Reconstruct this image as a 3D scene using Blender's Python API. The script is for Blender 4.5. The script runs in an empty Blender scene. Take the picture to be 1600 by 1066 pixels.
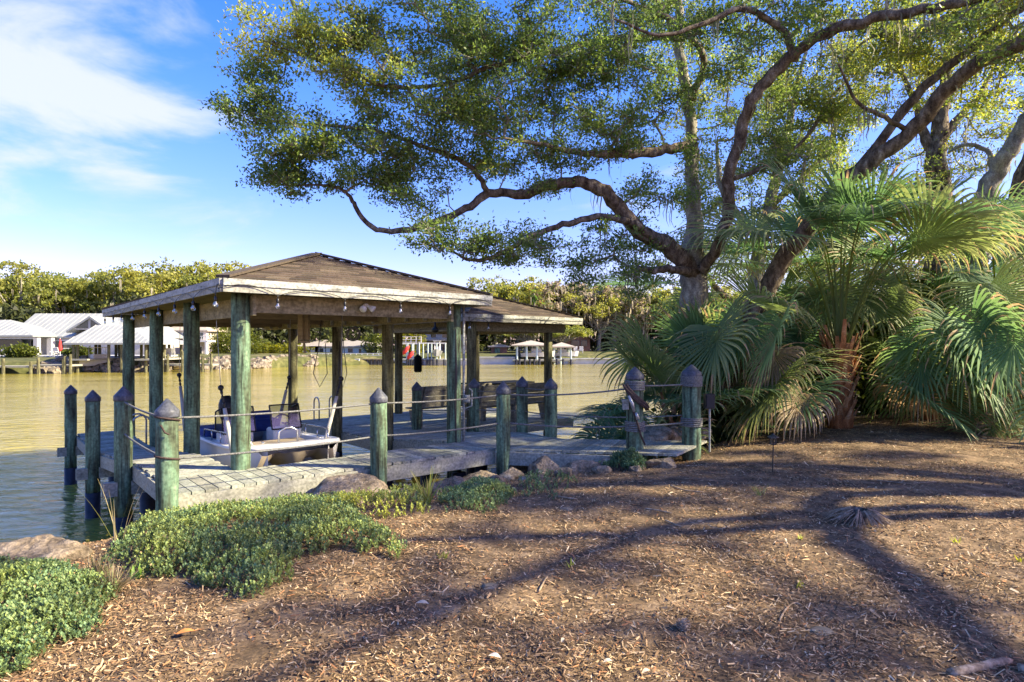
import bpy, math, random
import numpy as np
from mathutils import Vector, Matrix
R = math.radians
rng = np.random.default_rng(7); random.seed(7)
S = bpy.context.scene; C = S.collection
# ------------------------------------------------------------------ camera
F = 962.0; CZ = 1.65; HY = 538.0
cam = bpy.data.objects.new('camera', bpy.data.cameras.new('camera')); C.objects.link(cam)
cam.location = (0, 0, CZ); cam.rotation_euler = (R(90), 0, 0)
cam.data.sensor_width = 36; cam.data.lens = 36*F/1600; cam.data.shift_y = 5/1600
cam.data.clip_start = 0.05; cam.data.clip_end = 3000
S.camera = cam
# ------------------------------------------------------------------ sky and sun
SUNV = Vector((0.93, -0.12, 0.66)).normalized()
SUN_EL = math.asin(SUNV.z); SUN_AZ = math.atan2(SUNV.x, SUNV.y)
W = bpy.data.worlds.new('World'); S.world = W; W.use_nodes = True
nt = W.node_tree; nt.nodes.clear(); N = nt.nodes.new; L = nt.links.new
out = N('ShaderNodeOutputWorld'); bg = N('ShaderNodeBackground'); bg.inputs[1].default_value = 0.15
sky = N('ShaderNodeTexSky'); sky.sky_type = 'NISHITA'; sky.sun_disc = False
sky.sun_elevation = SUN_EL; sky.sun_rotation = SUN_AZ; sky.air_density = 1.0; sky.dust_density = 0.6; sky.ozone_density = 2.5
hs = N('ShaderNodeHueSaturation'); hs.inputs['Saturation'].default_value = 1.4; hs.inputs['Value'].default_value = .74
L(sky.outputs[0], hs.inputs['Color'])
tc = N('ShaderNodeTexCoord')
mp = N('ShaderNodeMapping'); mp.inputs['Scale'].default_value = (1.0, 1.0, 2.6); mp.inputs['Rotation'].default_value = (0, R(-22), R(10))
L(tc.outputs['Generated'], mp.inputs['Vector'])
n1 = N('ShaderNodeTexNoise'); n1.inputs['Scale'].default_value = 3.6; n1.inputs['Detail'].default_value = 12; n1.inputs['Roughness'].default_value = 0.56; n1.inputs['Distortion'].default_value = 0.35
L(mp.outputs[0], n1.inputs['Vector'])
def vdist(vec):
    d = N('ShaderNodeVectorMath'); d.operation = 'DISTANCE'; v = Vector(vec).normalized(); d.inputs[1].default_value = v
    L(tc.outputs['Generated'], d.inputs[0]); return d
def mrange(src, a, b, c, d):
    m = N('ShaderNodeMapRange'); m.interpolation_type = 'SMOOTHSTEP'
    for i, x in zip((1, 2, 3, 4), (a, b, c, d)): m.inputs[i].default_value = x
    L(src, m.inputs[0]); return m
def wmath(op, a, b):
    m = N('ShaderNodeMath'); m.operation = op
    for i, x in enumerate((a, b)):
        if hasattr(x, 'is_linked') or hasattr(x, 'links'): L(x, m.inputs[i])
        else: m.inputs[i].default_value = x
    return m.outputs[0]
big = mrange(vdist((-0.70, 1, 0.46)).outputs['Value'], 0.04, 0.31, 0.22, 0.0)     # broad cloud high on the left
big2 = mrange(vdist((-0.86, 1, 0.40)).outputs['Value'], 0.05, 0.24, 0.08, 0.0)
sep = N('ShaderNodeSeparateXYZ'); L(tc.outputs['Generated'], sep.inputs[0])
low = mrange(sep.outputs['Z'], 0.02, 0.26, 0.10, 0.0)                                # thin bands towards the horizon
d1 = wmath('ADD', n1.outputs['Fac'], big.outputs[0]); d2 = wmath('ADD', d1, low.outputs[0]); d2 = wmath('ADD', d2, big2.outputs[0])
cl = mrange(d2, 0.60, 0.84, 0.0, 0.88)
mix = N('ShaderNodeMix'); mix.data_type = 'RGBA'
tint = N('ShaderNodeMix'); tint.data_type = 'RGBA'; tint.blend_type = 'MULTIPLY'; tint.inputs['Factor'].default_value = 1; 
tg = N('ShaderNodeMix'); tg.data_type = 'RGBA'; tg.inputs['A'].default_value = (.86, .61, 1.0, 1); tg.inputs['B'].default_value = (1.25, .78, 1.32, 1)
L(hs.outputs[0], tint.inputs['A'])
sepz = N('ShaderNodeSeparateXYZ'); L(tc.outputs['Generated'], sepz.inputs[0]); L(mrange(sepz.outputs['Z'], -.02, .34, 0, 1).outputs[0], tg.inputs['Factor']); L(tg.outputs['Result'], tint.inputs['B']); L(cl.outputs[0], mix.inputs['Factor']); L(tint.outputs['Result'], mix.inputs['A']); mix.inputs['B'].default_value = (1.85, 2.0, 2.4, 1)
L(mix.outputs['Result'], bg.inputs[0]); L(bg.outputs[0], out.inputs[0])
sun = bpy.data.objects.new('sun', bpy.data.lights.new('sun', 'SUN')); C.objects.link(sun)
sun.data.energy = 4.8; sun.data.angle = R(0.9); sun.data.color = (1.0, 0.90, 0.76)
sun.rotation_euler = SUNV.to_track_quat('Z', 'Y').to_euler()
sun.location = (30, -4, 25)
S.view_settings.view_transform = 'Standard'; S.view_settings.look = 'None'; S.view_settings.exposure = 1.72; S.view_settings.gamma = 1
S.view_settings.use_white_balance = True; S.view_settings.white_balance_temperature = 7900; S.view_settings.white_balance_tint = -2
S.render.engine = 'CYCLES'
# ------------------------------------------------------------------ helpers
U = np.array((.7554, .6553, 0)); V = np.array((-.6553, .7554, 0)); O = np.array((-3.70, 6.80, 0))
def P(u, v, z=0): return O + U*u + V*v + np.array((0, 0, z))
def PX(x, y, Y): return np.array(((x-800)/F*Y, Y, CZ-(y-HY)/F*Y))
class MB:
    def __init__(s): s.v = []; s.f = []; s.c = []; s.n = 0
    def add(s, vs, fs, col=None):
        vs = np.asarray(vs, float).reshape(-1, 3); s.v.append(vs)
        for f in fs: s.f.append([i+s.n for i in f]); s.c.append(col)
        s.n += len(vs)
    def box(s, c, sz, ax=None, col=None):
        h = np.array(sz)/2.; A = np.array(ax) if ax is not None else np.eye(3)
        vs = [np.array(c)+sum(A[k]*h[k]*sg[k] for k in range(3)) for sg in
              [(-1,-1,-1),(1,-1,-1),(1,1,-1),(-1,1,-1),(-1,-1,1),(1,-1,1),(1,1,1),(-1,1,1)]]
        s.add(vs, [(0,3,2,1),(4,5,6,7),(0,1,5,4),(1,2,6,5),(2,3,7,6),(3,0,4,7)], col)
    def beam(s, a, b, w, h, col=None, up=(0,0,1)):
        a = np.array(a, float); b = np.array(b, float); d = b-a; l = np.linalg.norm(d); d = d/l
        r = np.cross(d, up); r /= np.linalg.norm(r)+1e-9; t = np.cross(r, d)
        s.box((a+b)/2, (l, w, h), (d, r, t), col)
    def slab(s, pts, z0, z1, col=None):      # pts: xy(z) polygon, top at z + z1, bottom at z + z0
        n = len(pts); top = [(p[0], p[1], p[2]+z1) for p in pts]; bot = [(p[0], p[1], p[2]+z0) for p in pts]
        s.add(top+bot, [tuple(range(n)), tuple(range(2*n-1, n-1, -1))]+[(i, i+n, (i+1) % n+n, (i+1) % n) for i in range(n)], col)
    def tube(s, pts, rad, seg=8, cap=True, jit=0, col=None):
        pts = np.asarray(pts, float); n = len(pts)
        rad = np.full(n, rad, float) if np.isscalar(rad) else np.asarray(rad, float)
        t = np.gradient(pts, axis=0); t /= np.linalg.norm(t, axis=1)[:, None]+1e-9
        r = np.cross(t[0], (0, 0, 1) if abs(t[0][2]) < .9 else (1, 0, 0)); vs = []
        for i in range(n):
            r = r-t[i]*np.dot(r, t[i]); r /= np.linalg.norm(r)+1e-9; b = np.cross(t[i], r)
            for k in range(seg):
                a = 2*math.pi*k/seg; rr = rad[i]*(1+(random.uniform(-jit, jit) if jit else 0))
                vs.append(pts[i]+(r*math.cos(a)+b*math.sin(a))*rr)
        fs = [(i*seg+k, i*seg+(k+1) % seg, (i+1)*seg+(k+1) % seg, (i+1)*seg+k) for i in range(n-1) for k in range(seg)]
        if cap: fs += [tuple(range(seg-1, -1, -1)), tuple((n-1)*seg+k for k in range(seg))]
        s.add(vs, fs, col)
    def lathe(s, c, prof, seg=16, col=None):
        vs = [(c[0]+r*math.cos(2*math.pi*k/seg), c[1]+r*math.sin(2*math.pi*k/seg), c[2]+z) for r, z in prof for k in range(seg)]
        n = len(prof); fs = [(i*seg+k, i*seg+(k+1) % seg, (i+1)*seg+(k+1) % seg, (i+1)*seg+k) for i in range(n-1) for k in range(seg)]
        fs += [tuple(range(seg-1, -1, -1)), tuple((n-1)*seg+k for k in range(seg))]
        s.add(vs, fs, col)
    def sphere(s, c, r, seg=12, ring=8, sc=(1, 1, 1), col=None):
        vs = []; fs = []
        for i in range(ring+1):
            th = math.pi*i/ring
            for k in range(seg):
                a = 2*math.pi*k/seg; vs.append((c[0]+r*sc[0]*math.sin(th)*math.cos(a), c[1]+r*sc[1]*math.sin(th)*math.sin(a), c[2]-r*sc[2]*math.cos(th)))
        for i in range(ring):
            for k in range(seg): fs.append((i*seg+k, i*seg+(k+1) % seg, (i+1)*seg+(k+1) % seg, (i+1)*seg+k))
        s.add(vs, fs, col)
    def build(s, name, mat, parent=None, smooth=False, loc=None):
        v = np.concatenate(s.v); base = np.zeros(3)
        if parent is not None:
            p = parent
            while p is not None: base = base+np.array(p.location); p = p.parent
        elif loc is not None: base = np.array(loc, float)
        me = bpy.data.meshes.new(name); me.from_pydata((v-base).tolist(), [], s.f); me.update()
        if any(c is not None for c in s.c):
            at = me.attributes.new('col', 'FLOAT_COLOR', 'FACE')
            at.data.foreach_set('color', np.array([tuple(c)+(1,) if c is not None else (1, 1, 1, 1) for c in s.c], dtype=np.float32).ravel())
        if smooth: me.polygons.foreach_set('use_smooth', [True]*len(me.polygons))
        me.materials.append(mat)
        o = bpy.data.objects.new(name, me); C.objects.link(o)
        if parent is not None: o.parent = parent
        elif loc is not None: o.location = loc
        return o
def arr_mesh(name, v, f, mat, col=None, parent=None, loc=(0, 0, 0), smooth=False):
    base = np.array(loc, float) if parent is None else np.array(parent.location)
    v = np.asarray(v, np.float32)-base.astype(np.float32); f = np.asarray(f, np.int32); k = f.shape[1]
    me = bpy.data.meshes.new(name); me.vertices.add(len(v)); me.vertices.foreach_set('co', v.astype(np.float32).ravel())
    me.loops.add(f.size); me.loops.foreach_set('vertex_index', f.ravel())
    me.polygons.add(len(f)); me.polygons.foreach_set('loop_start', np.arange(len(f), dtype=np.int32)*k)
    me.update(calc_edges=True)
    if col is not None:
        at = me.attributes.new('col', 'FLOAT_COLOR', 'FACE'); cc = np.ones((len(f), 4), np.float32); cc[:, :3] = col
        at.data.foreach_set('color', cc.ravel())
    if smooth: me.polygons.foreach_set('use_smooth', np.ones(len(f), bool))
    me.materials.append(mat)
    o = bpy.data.objects.new(name, me); C.objects.link(o)
    if parent is not None: o.parent = parent
    else: o.location = loc
    return o
def tag(o, label=None, cat=None, group=None, kind=None):
    if label: o['label'] = label
    if cat: o['category'] = cat
    if group: o['group'] = group
    if kind: o['kind'] = kind
    return o
def empty(name, loc, label, cat, group=None, rz=0):
    o = bpy.data.objects.new(name, None); C.objects.link(o); o.location = [float(x) for x in loc]; o.rotation_euler = (0, 0, rz); o.empty_display_size = .1
    return tag(o, label, cat, group)
def dup(root, loc, label=None, rz=None, group=None, scale=None):
    r = root.copy(); C.objects.link(r); r.location = [float(x) for x in loc]
    if rz is not None: r.rotation_euler = (0, 0, rz)
    if scale is not None: r.scale = (scale,)*3 if np.isscalar(scale) else scale
    if label: r['label'] = label
    if group: r['group'] = group
    def rec(a, b):
        for ch in list(a.children):
            c = ch.copy(); C.objects.link(c); c.parent = b; rec(ch, c)
    rec(root, r)
    return r
# ------------------------------------------------------------------ materials
def newmat(name):
    m = bpy.data.materials.new(name); m.use_nodes = True; m.node_tree.nodes.clear(); return m, m.node_tree
def mk(name, cols, scale=4, stretch=(1, 1, 1), rough=.8, bump=.3, detail=8, attr=False, metal=0, fine=None, dist=0, bdist=.01, spec=.3, cracks=False):
    m, t = newmat(name); n = t.nodes.new; l = t.links.new
    o = n('ShaderNodeOutputMaterial'); b = n('ShaderNodeBsdfPrincipled'); l(b.outputs[0], o.inputs[0])
    b.inputs['Roughness'].default_value = rough; b.inputs['Metallic'].default_value = metal; b.inputs['Specular IOR Level'].default_value = spec
    tc = n('ShaderNodeTexCoord'); mp = n('ShaderNodeMapping'); mp.inputs['Scale'].default_value = stretch
    l(tc.outputs['Object'], mp.inputs['Vector'])
    no = n('ShaderNodeTexNoise'); no.inputs['Scale'].default_value = scale; no.inputs['Detail'].default_value = detail; no.inputs['Roughness'].default_value = .62; no.inputs['Distortion'].default_value = dist
    l(mp.outputs[0], no.inputs['Vector'])
    cr = n('ShaderNodeValToRGB'); e = cr.color_ramp.elements
    k = len(cols)
    for i, c in enumerate(cols):
        pos = .30+.42*i/max(1, k-1)
        if i < 2: e[i].position = pos; e[i].color = (*c, 1)
        else: x = e.new(pos); x.color = (*c, 1)
    l(no.outputs['Fac'], cr.inputs[0]); col = cr.outputs[0]
    if attr:
        a = n('ShaderNodeAttribute'); a.attribute_name = 'col'; mx = n('ShaderNodeMix'); mx.data_type = 'RGBA'; mx.blend_type = 'MULTIPLY'; mx.inputs['Factor'].default_value = 1
        l(col, mx.inputs['A']); l(a.outputs['Color'], mx.inputs['B']); col = mx.outputs['Result']
    if fine:
        n2 = n('ShaderNodeTexNoise'); n2.inputs['Scale'].default_value = fine; n2.inputs['Detail'].default_value = 4; l(tc.outputs['Object'], n2.inputs['Vector'])
        mr = n('ShaderNodeMapRange'); mr.inputs[1].default_value = .3; mr.inputs[2].default_value = .7; mr.inputs[3].default_value = .6; mr.inputs[4].default_value = 1.3; l(n2.outputs['Fac'], mr.inputs[0])
        mx = n('ShaderNodeMix'); mx.data_type = 'RGBA'; mx.blend_type = 'MULTIPLY'; mx.inputs['Factor'].default_value = 1
        l(col, mx.inputs['A']); l(mr.outputs[0], mx.inputs['B']); col = mx.outputs['Result']
    if cracks:
        m3 = n('ShaderNodeMapping'); m3.inputs['Scale'].default_value = (16, 16, .8); l(tc.outputs['Object'], m3.inputs['Vector']); n3 = n('ShaderNodeTexNoise'); n3.inputs['Scale'].default_value = 1.6; n3.inputs['Detail'].default_value = 3; l(m3.outputs[0], n3.inputs['Vector'])
        r3 = n('ShaderNodeMapRange'); r3.inputs[1].default_value = .33; r3.inputs[2].default_value = .43; r3.inputs[3].default_value = .22; r3.inputs[4].default_value = 1; l(n3.outputs['Fac'], r3.inputs[0])
        mx = n('ShaderNodeMix'); mx.data_type = 'RGBA'; mx.blend_type = 'MULTIPLY'; mx.inputs['Factor'].default_value = 1
        l(col, mx.inputs['A']); l(r3.outputs[0], mx.inputs['B']); col = mx.outputs['Result']
    l(col, b.inputs['Base Color'])
    if bump:
        bp = n('ShaderNodeBump'); bp.inputs['Strength'].default_value = bump; bp.inputs['Distance'].default_value = bdist
        l(no.outputs['Fac'], bp.inputs['Height']); l(bp.outputs[0], b.inputs['Normal'])
    return m
def leafmat(name, trans=.45, rough=.5, var=.25):
    m, t = newmat(name); n = t.nodes.new; l = t.links.new
    o = n('ShaderNodeOutputMaterial'); b = n('ShaderNodeBsdfPrincipled'); b.inputs['Roughness'].default_value = rough; b.inputs['Specular IOR Level'].default_value = .35
    a = n('ShaderNodeAttribute'); a.attribute_name = 'col'
    no = n('ShaderNodeTexNoise'); no.inputs['Scale'].default_value = 1.3; tc = n('ShaderNodeTexCoord'); l(tc.outputs['Object'], no.inputs['Vector'])
    mr = n('ShaderNodeMapRange'); mr.inputs[1].default_value = .3; mr.inputs[2].default_value = .7; mr.inputs[3].default_value = 1-var; mr.inputs[4].default_value = 1+var; l(no.outputs['Fac'], mr.inputs[0])
    mx = n('ShaderNodeMix'); mx.data_type = 'RGBA'; mx.blend_type = 'MULTIPLY'; mx.inputs['Factor'].default_value = 1
    l(a.outputs['Color'], mx.inputs['A']); l(mr.outputs[0], mx.inputs['B']); l(mx.outputs['Result'], b.inputs['Base Color'])
    tr = n('ShaderNodeBsdfTranslucent'); hs = n('ShaderNodeHueSaturation'); hs.inputs['Value'].default_value = 2.0; hs.inputs['Hue'].default_value = .485; hs.inputs['Saturation'].default_value = 1.1
    l(mx.outputs['Result'], hs.inputs['Color']); l(hs.outputs[0], tr.inputs['Color'])
    ms = n('ShaderNodeMixShader'); ms.inputs[0].default_value = trans
    l(b.outputs[0], ms.inputs[1]); l(tr.outputs[0], ms.inputs[2]); l(ms.outputs[0], o.inputs[0])
    return m
M = {}
M['leaf'] = leafmat('oak_leaf', .5, .42)
M['palm'] = leafmat('palm_leaf', .34, .55, .2)
M['succ'] = leafmat('juniper_leaf', .2, .6, .3)
M['grass'] = leafmat('grass_blade', .3, .5)
M['moss'] = leafmat('hanging_moss', .5, .9)
M['chip'] = mk('bark_chip', [(1.05, 1.05, 1.05), (1.35, 1.35, 1.35)], 30, attr=True, rough=.85, bump=.2)
M['bark'] = mk('oak_bark', [(.028, .02, .014), (.095, .07, .05), (.20, .16, .12), (.34, .31, .26)], 9, (1, 1, .45), rough=.95, bump=1.0, detail=10, bdist=.05, fine=45)
M['bark_pale'] = mk('lichen_bark', [(.10, .09, .075), (.24, .22, .18), (.42, .42, .36)], 7, (1, 1, .5), rough=.95, bump=.9, bdist=.04, fine=40)
M['green'] = mk('copper_treated_pile', [(.025, .024, .015), (.075, .10, .06), (.125, .21, .135), (.23, .30, .20)], 5.5, (2.2, 2.2, .35), rough=.8, bump=.6, detail=10, bdist=.012, fine=26, cracks=True)
M['brownpile'] = mk('weathered_pile', [(.03, .025, .015), (.085, .08, .04), (.17, .16, .085), (.24, .26, .15)], 5, (2.2, 2.2, .3), rough=.85, bump=.6, detail=10, bdist=.012, fine=26, cracks=True)
M['sleeve'] = mk('black_pile_wrap', [(.012, .013, .02), (.04, .042, .06)], 6, rough=.5, bump=.2)
M['cap'] = mk('dark_grey_cap', [(.035, .04, .055), (.075, .08, .10), (.13, .135, .155)], 7, rough=.5, bump=.15, fine=40)
M['deck'] = mk('weathered_deck_board', [(.20, .205, .17), (.31, .315, .27), (.42, .415, .36)], 4, (1.5, 1.5, 1.5), rough=.85, bump=.25, detail=10, attr=True, bdist=.008, fine=35)
M['rim'] = mk('rim_board', [(.25, .24, .19), (.31, .30, .245), (.37, .36, .30)], 3, (1, 1, 5), rough=.85, bump=.08, fine=30)
M['beam'] = mk('roof_beam', [(.15, .125, .07), (.26, .22, .13), (.34, .29, .18)], 4, (1, 1, 4), rough=.8, bump=.25, fine=25)
M['beam2'] = mk('roof_plank', [(.17, .13, .075), (.30, .235, .14)], 4, (1, 1, 4), rough=.85, bump=.25)
M['fascia'] = mk('fascia_paint', [(.10, .10, .085), (.27, .275, .26), (.37, .38, .365), (.45, .46, .45)], 3.5, (1, 1, 5), rough=.75, bump=.3, fine=30)
M['fascia2'] = mk('fascia_lower', [(.20, .20, .175), (.30, .30, .27), (.38, .38, .35)], 4, (1, 1, 4), rough=.75, bump=.2, fine=30)
M['shingle'] = mk('shingle', [(.7, .7, .7), (1.15, 1.15, 1.15)], 12, rough=.95, bump=.5, attr=True, fine=60)
M['rope'] = mk('grey_rope', [(.06, .06, .06), (.16, .16, .155), (.27, .27, .26)], 60, rough=.9, bump=.6, fine=150)
M['ropedark'] = mk('dark_rope', [(.03, .02, .02), (.09, .06, .05)], 60, rough=.9, bump=.5)
M['rock'] = mk('limestone', [(.05, .036, .025), (.19, .145, .10), (.32, .25, .18), (.50, .43, .33)], 6, rough=.95, bump=1.0, detail=14, bdist=.09, fine=35)
M['rocklight'] = mk('riprap_stone', [(.07, .055, .04), (.22, .185, .14), (.38, .33, .27)], .8, rough=.95, bump=.5, fine=4)
M['white'] = mk('white_paint', [(.52, .51, .49), (.64, .63, .61)], 2, rough=.5, bump=.02)
M['hull'] = mk('boat_gelcoat', [(.62, .60, .58), (.74, .72, .70)], 2, rough=.28, bump=.01, spec=.5)
M['hullin'] = mk('boat_underside', [(.30, .24, .17), (.42, .34, .25)], 3, rough=.5, bump=.03)
M['blue'] = mk('blue_canvas', [(.004, .018, .11), (.012, .05, .24)], 6, rough=.7, bump=.5, bdist=.02)
M['black'] = mk('black_plastic', [(.012, .012, .014), (.03, .03, .034)], 8, rough=.4, bump=.05)
M['steel'] = mk('steel', [(.45, .45, .46), (.62, .62, .63)], 9, rough=.25, bump=.02, metal=.9)
M['steelgrey'] = mk('galvanised', [(.28, .29, .30), (.45, .46, .47)], 9, rough=.4, bump=.05, metal=.6)
M['tube'] = mk('pale_sleeve', [(.36, .34, .29), (.55, .52, .46)], 9, rough=.6, bump=.1)
M['red'] = mk('red_fabric', [(.5, .03, .03), (.65, .06, .05)], 5, rough=.7, bump=.05)
M['boot'] = mk('palm_boot', [(.14, .065, .03), (.38, .18, .08), (.50, .33, .20)], 9, (1, 1, .4), rough=.9, bump=.6, fine=50, attr=True)
M['metalroof'] = mk('white_metal_roof', [(.24, .255, .25), (.32, .33, .315)], .5, rough=.45, bump=.02)
M['wallwhite'] = mk('white_stucco', [(.36, .345, .33), (.44, .425, .40)], 1, rough=.8, bump=.05)
M['wallcream'] = mk('cream_siding', [(.50, .46, .34), (.60, .57, .45)], 1, rough=.8, bump=.05)
M['wallblue'] = mk('pale_blue_siding', [(.38, .46, .44), (.48, .56, .53)], 1, rough=.8, bump=.05)
M['wallpink'] = mk('pale_pink_stucco', [(.48, .42, .38), (.60, .53, .49)], 1, rough=.8, bump=.05)
M['wallbrown'] = mk('brown_cedar', [(.14, .065, .04), (.22, .11, .07)], 1, rough=.8, bump=.05)
M['roofgrey'] = mk('grey_shingle_far', [(.22, .20, .18), (.34, .31, .28)], 2, rough=.9, bump=.1)
M['roofdark'] = mk('dark_shingle_far', [(.07, .06, .06), (.13, .11, .10)], 2, rough=.9, bump=.1)
M['rooftan'] = mk('tan_shingle_far', [(.30, .255, .21), (.42, .365, .31)], 2, rough=.9, bump=.1)
M['lawn'] = mk('lawn', [(.04, .05, .018), (.085, .09, .03), (.17, .14, .065)], .25, rough=1, bump=.3, fine=2, bdist=.1)
M['seawall'] = mk('concrete_seawall', [(.34, .35, .37), (.55, .56, .58)], .7, rough=.8, bump=.2)
M['glassdark'] = mk('dark_window', [(.02, .03, .03), (.05, .06, .06)], 2, rough=.08, bump=0, spec=.8)
M['wood'] = mk('bench_timber', [(.13, .115, .085), (.23, .205, .155), (.31, .28, .22)], 5, (1, 1, 3), rough=.85, bump=.3, fine=30)
M['deadwood'] = mk('dead_wood', [(.16, .11, .07), (.30, .22, .15), (.42, .34, .26)], 14, rough=.9, bump=.6, fine=60)
M['bronze'] = mk('bronze_metal', [(.05, .04, .03), (.10, .08, .055)], 20, rough=.5, bump=.1, metal=.3)
def glass(name, rough=.02, alpha=.25, col=(.9, .95, 1)):
    m, t = newmat(name); n = t.nodes.new; l = t.links.new
    o = n('ShaderNodeOutputMaterial'); g = n('ShaderNodeBsdfGlossy'); g.inputs['Roughness'].default_value = rough; tr = n('ShaderNodeBsdfTransparent'); tr.inputs[0].default_value = (*col, 1)
    ms = n('ShaderNodeMixShader'); ms.inputs[0].default_value = alpha; l(tr.outputs[0], ms.inputs[1]); l(g.outputs[0], ms.inputs[2]); l(ms.outputs[0], o.inputs[0]); return m
M['glass'] = glass('clear_glass', .03, .3); M['screen'] = glass('smoked_windshield', .1, .12, (.45, .48, .46))
# water
m, t = newmat('river_water'); n = t.nodes.new; l = t.links.new
o = n('ShaderNodeOutputMaterial'); b = n('ShaderNodeBsdfPrincipled'); l(b.outputs[0], o.inputs[0])
b.inputs['Base Color'].default_value = (.27, .235, .05, 1); b.inputs['Roughness'].default_value = .06; b.inputs['IOR'].default_value = 1.33
tc = n('ShaderNodeTexCoord')
mp = n('ShaderNodeMapping'); mp.inputs['Scale'].default_value = (1.0, 2.3, 1); mp.inputs['Rotation'].default_value = (0, 0, R(12)); l(tc.outputs['Object'], mp.inputs[0])
na = n('ShaderNodeTexNoise'); na.inputs['Scale'].default_value = 1.5; na.inputs['Detail'].default_value = 5; na.inputs['Roughness'].default_value = .5; na.inputs['Distortion'].default_value = .5; l(mp.outputs[0], na.inputs['Vector'])
nb = n('ShaderNodeTexNoise'); nb.inputs['Scale'].default_value = .28; nb.inputs['Detail'].default_value = 3; l(mp.outputs[0], nb.inputs['Vector'])
ad = n('ShaderNodeMath'); ad.operation = 'MULTIPLY_ADD'; l(nb.outputs['Fac'], ad.inputs[0]); ad.inputs[1].default_value = 1.6; l(na.outputs['Fac'], ad.inputs[2])
bp = n('ShaderNodeBump'); bp.inputs['Strength'].default_value = .55; bp.inputs['Distance'].default_value = .14; l(ad.outputs[0], bp.inputs['Height']); l(bp.outputs[0], b.inputs['Normal'])
nc = n('ShaderNodeTexNoise'); nc.inputs['Scale'].default_value = .07; nc.inputs['Detail'].default_value = 3; l(mp.outputs[0], nc.inputs['Vector'])
rc = n('ShaderNodeMapRange'); rc.inputs[1].default_value = .38; rc.inputs[2].default_value = .62; rc.inputs[3].default_value = .3; rc.inputs[4].default_value = .85; l(nc.outputs['Fac'], rc.inputs[0]); l(rc.outputs[0], bp.inputs['Strength'])
rd_ = n('ShaderNodeMix'); rd_.data_type = 'RGBA'; rd_.inputs['A'].default_value = (.25, .205, .035, 1); rd_.inputs['B'].default_value = (.38, .31, .06, 1); l(nc.outputs['Fac'], rd_.inputs['Factor']); l(rd_.outputs['Result'], b.inputs['Base Color'])
M['water'] = m
# mulch soil
M['soil'] = mk('mulch_soil', [(.045, .03, .018), (.12, .078, .045), (.21, .14, .083), (.31, .22, .14)], 3.2, rough=1, bump=.8, detail=14, bdist=.05, fine=42)
# ------------------------------------------------------------------ terrain
WZ = -1.38
BANK = np.array([(-60, -6), (-14, 1.5), (-8, 4.6), (-5.0, 5.95), (-4.0, 6.55), (-2.8, 7.25), (-1.6, 8.25), (-.5, 9.1), (.6, 9.75), (2.2, 10.45), (3.6, 12.3), (6.5, 15.5), (13, 20), (30, 30), (90, 60)], float)
def bankd(x, y):
    x = np.asarray(x, float); y = np.asarray(y, float); best = np.full(x.shape, 1e9); sg = np.ones(x.shape)
    for a, b_ in zip(BANK[:-1], BANK[1:]):
        d = b_-a; t_ = np.clip(((x-a[0])*d[0]+(y-a[1])*d[1])/(d@d), 0, 1)
        qx = a[0]+t_*d[0]; qy = a[1]+t_*d[1]; dist = np.hypot(x-qx, y-qy)
        s_ = np.where((d[0]*(y-a[1])-d[1]*(x-a[0])) < 0, 1., -1.)
        m_ = dist < best-1e-9; best = np.where(m_, dist, best); sg = np.where(m_, s_, sg)
    return best*sg
def hnoise(x, y, s=1.0, seed=0):
    r_ = np.random.default_rng(seed); z = np.zeros(np.shape(x))
    for k in range(6):
        a = r_.uniform(0, 6.28); fr = s*r_.uniform(.6, 2.2); z = z+np.sin((x*math.cos(a)+y*math.sin(a))*fr+r_.uniform(0, 6.28))/6
    return z
def gz(x, y):
    x = np.asarray(x, float); y = np.asarray(y, float); d = bankd(x, y)
    z = np.where(d > 0, -.46*np.exp(-np.maximum(d, 0)/1.25), -.46+np.minimum(d, 0)*1.05)
    z = z+.035*hnoise(x, y, 1.5, 3)+.012*hnoise(x, y, 6, 4)
    z = z+.07*np.clip((x-3.2)/3, 0, 1)*np.clip((y-8)/4, 0, 1)
    z = z+.12*np.exp(-((x+3.0)**2+(y-6.0)**2)/1.2)
    return np.maximum(z, -2.8)
def grid(xs, ys): 
    X, Y = np.meshgrid(xs, ys); n, m = X.shape; v = np.stack([X.ravel(), Y.ravel(), gz(X, Y).ravel()], 1)
    i = np.arange(n*m).reshape(n, m); f = np.stack([i[:-1, :-1].ravel(), i[:-1, 1:].ravel(), i[1:, 1:].ravel(), i[1:, :-1].ravel()], 1)
    return v, f
xs = np.concatenate([np.linspace(-60, -9, 30), np.linspace(-8.8, 12, 300), np.linspace(12.3, 70, 40)]); ys = np.concatenate([np.linspace(-40, 1.5, 30), np.linspace(1.6, 18, 240), np.linspace(18.4, 45, 30)])
v, f = grid(xs, ys)
tag(arr_mesh('ground', v, f, M['soil'], smooth=True), kind='structure')
mb = MB(); mb.add([(-500, -60, WZ), (500, -60, WZ), (500, 260, WZ), (-500, 260, WZ)], [(0, 1, 2, 3)]); tag(mb.build('water', M['water']), kind='structure')
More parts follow.
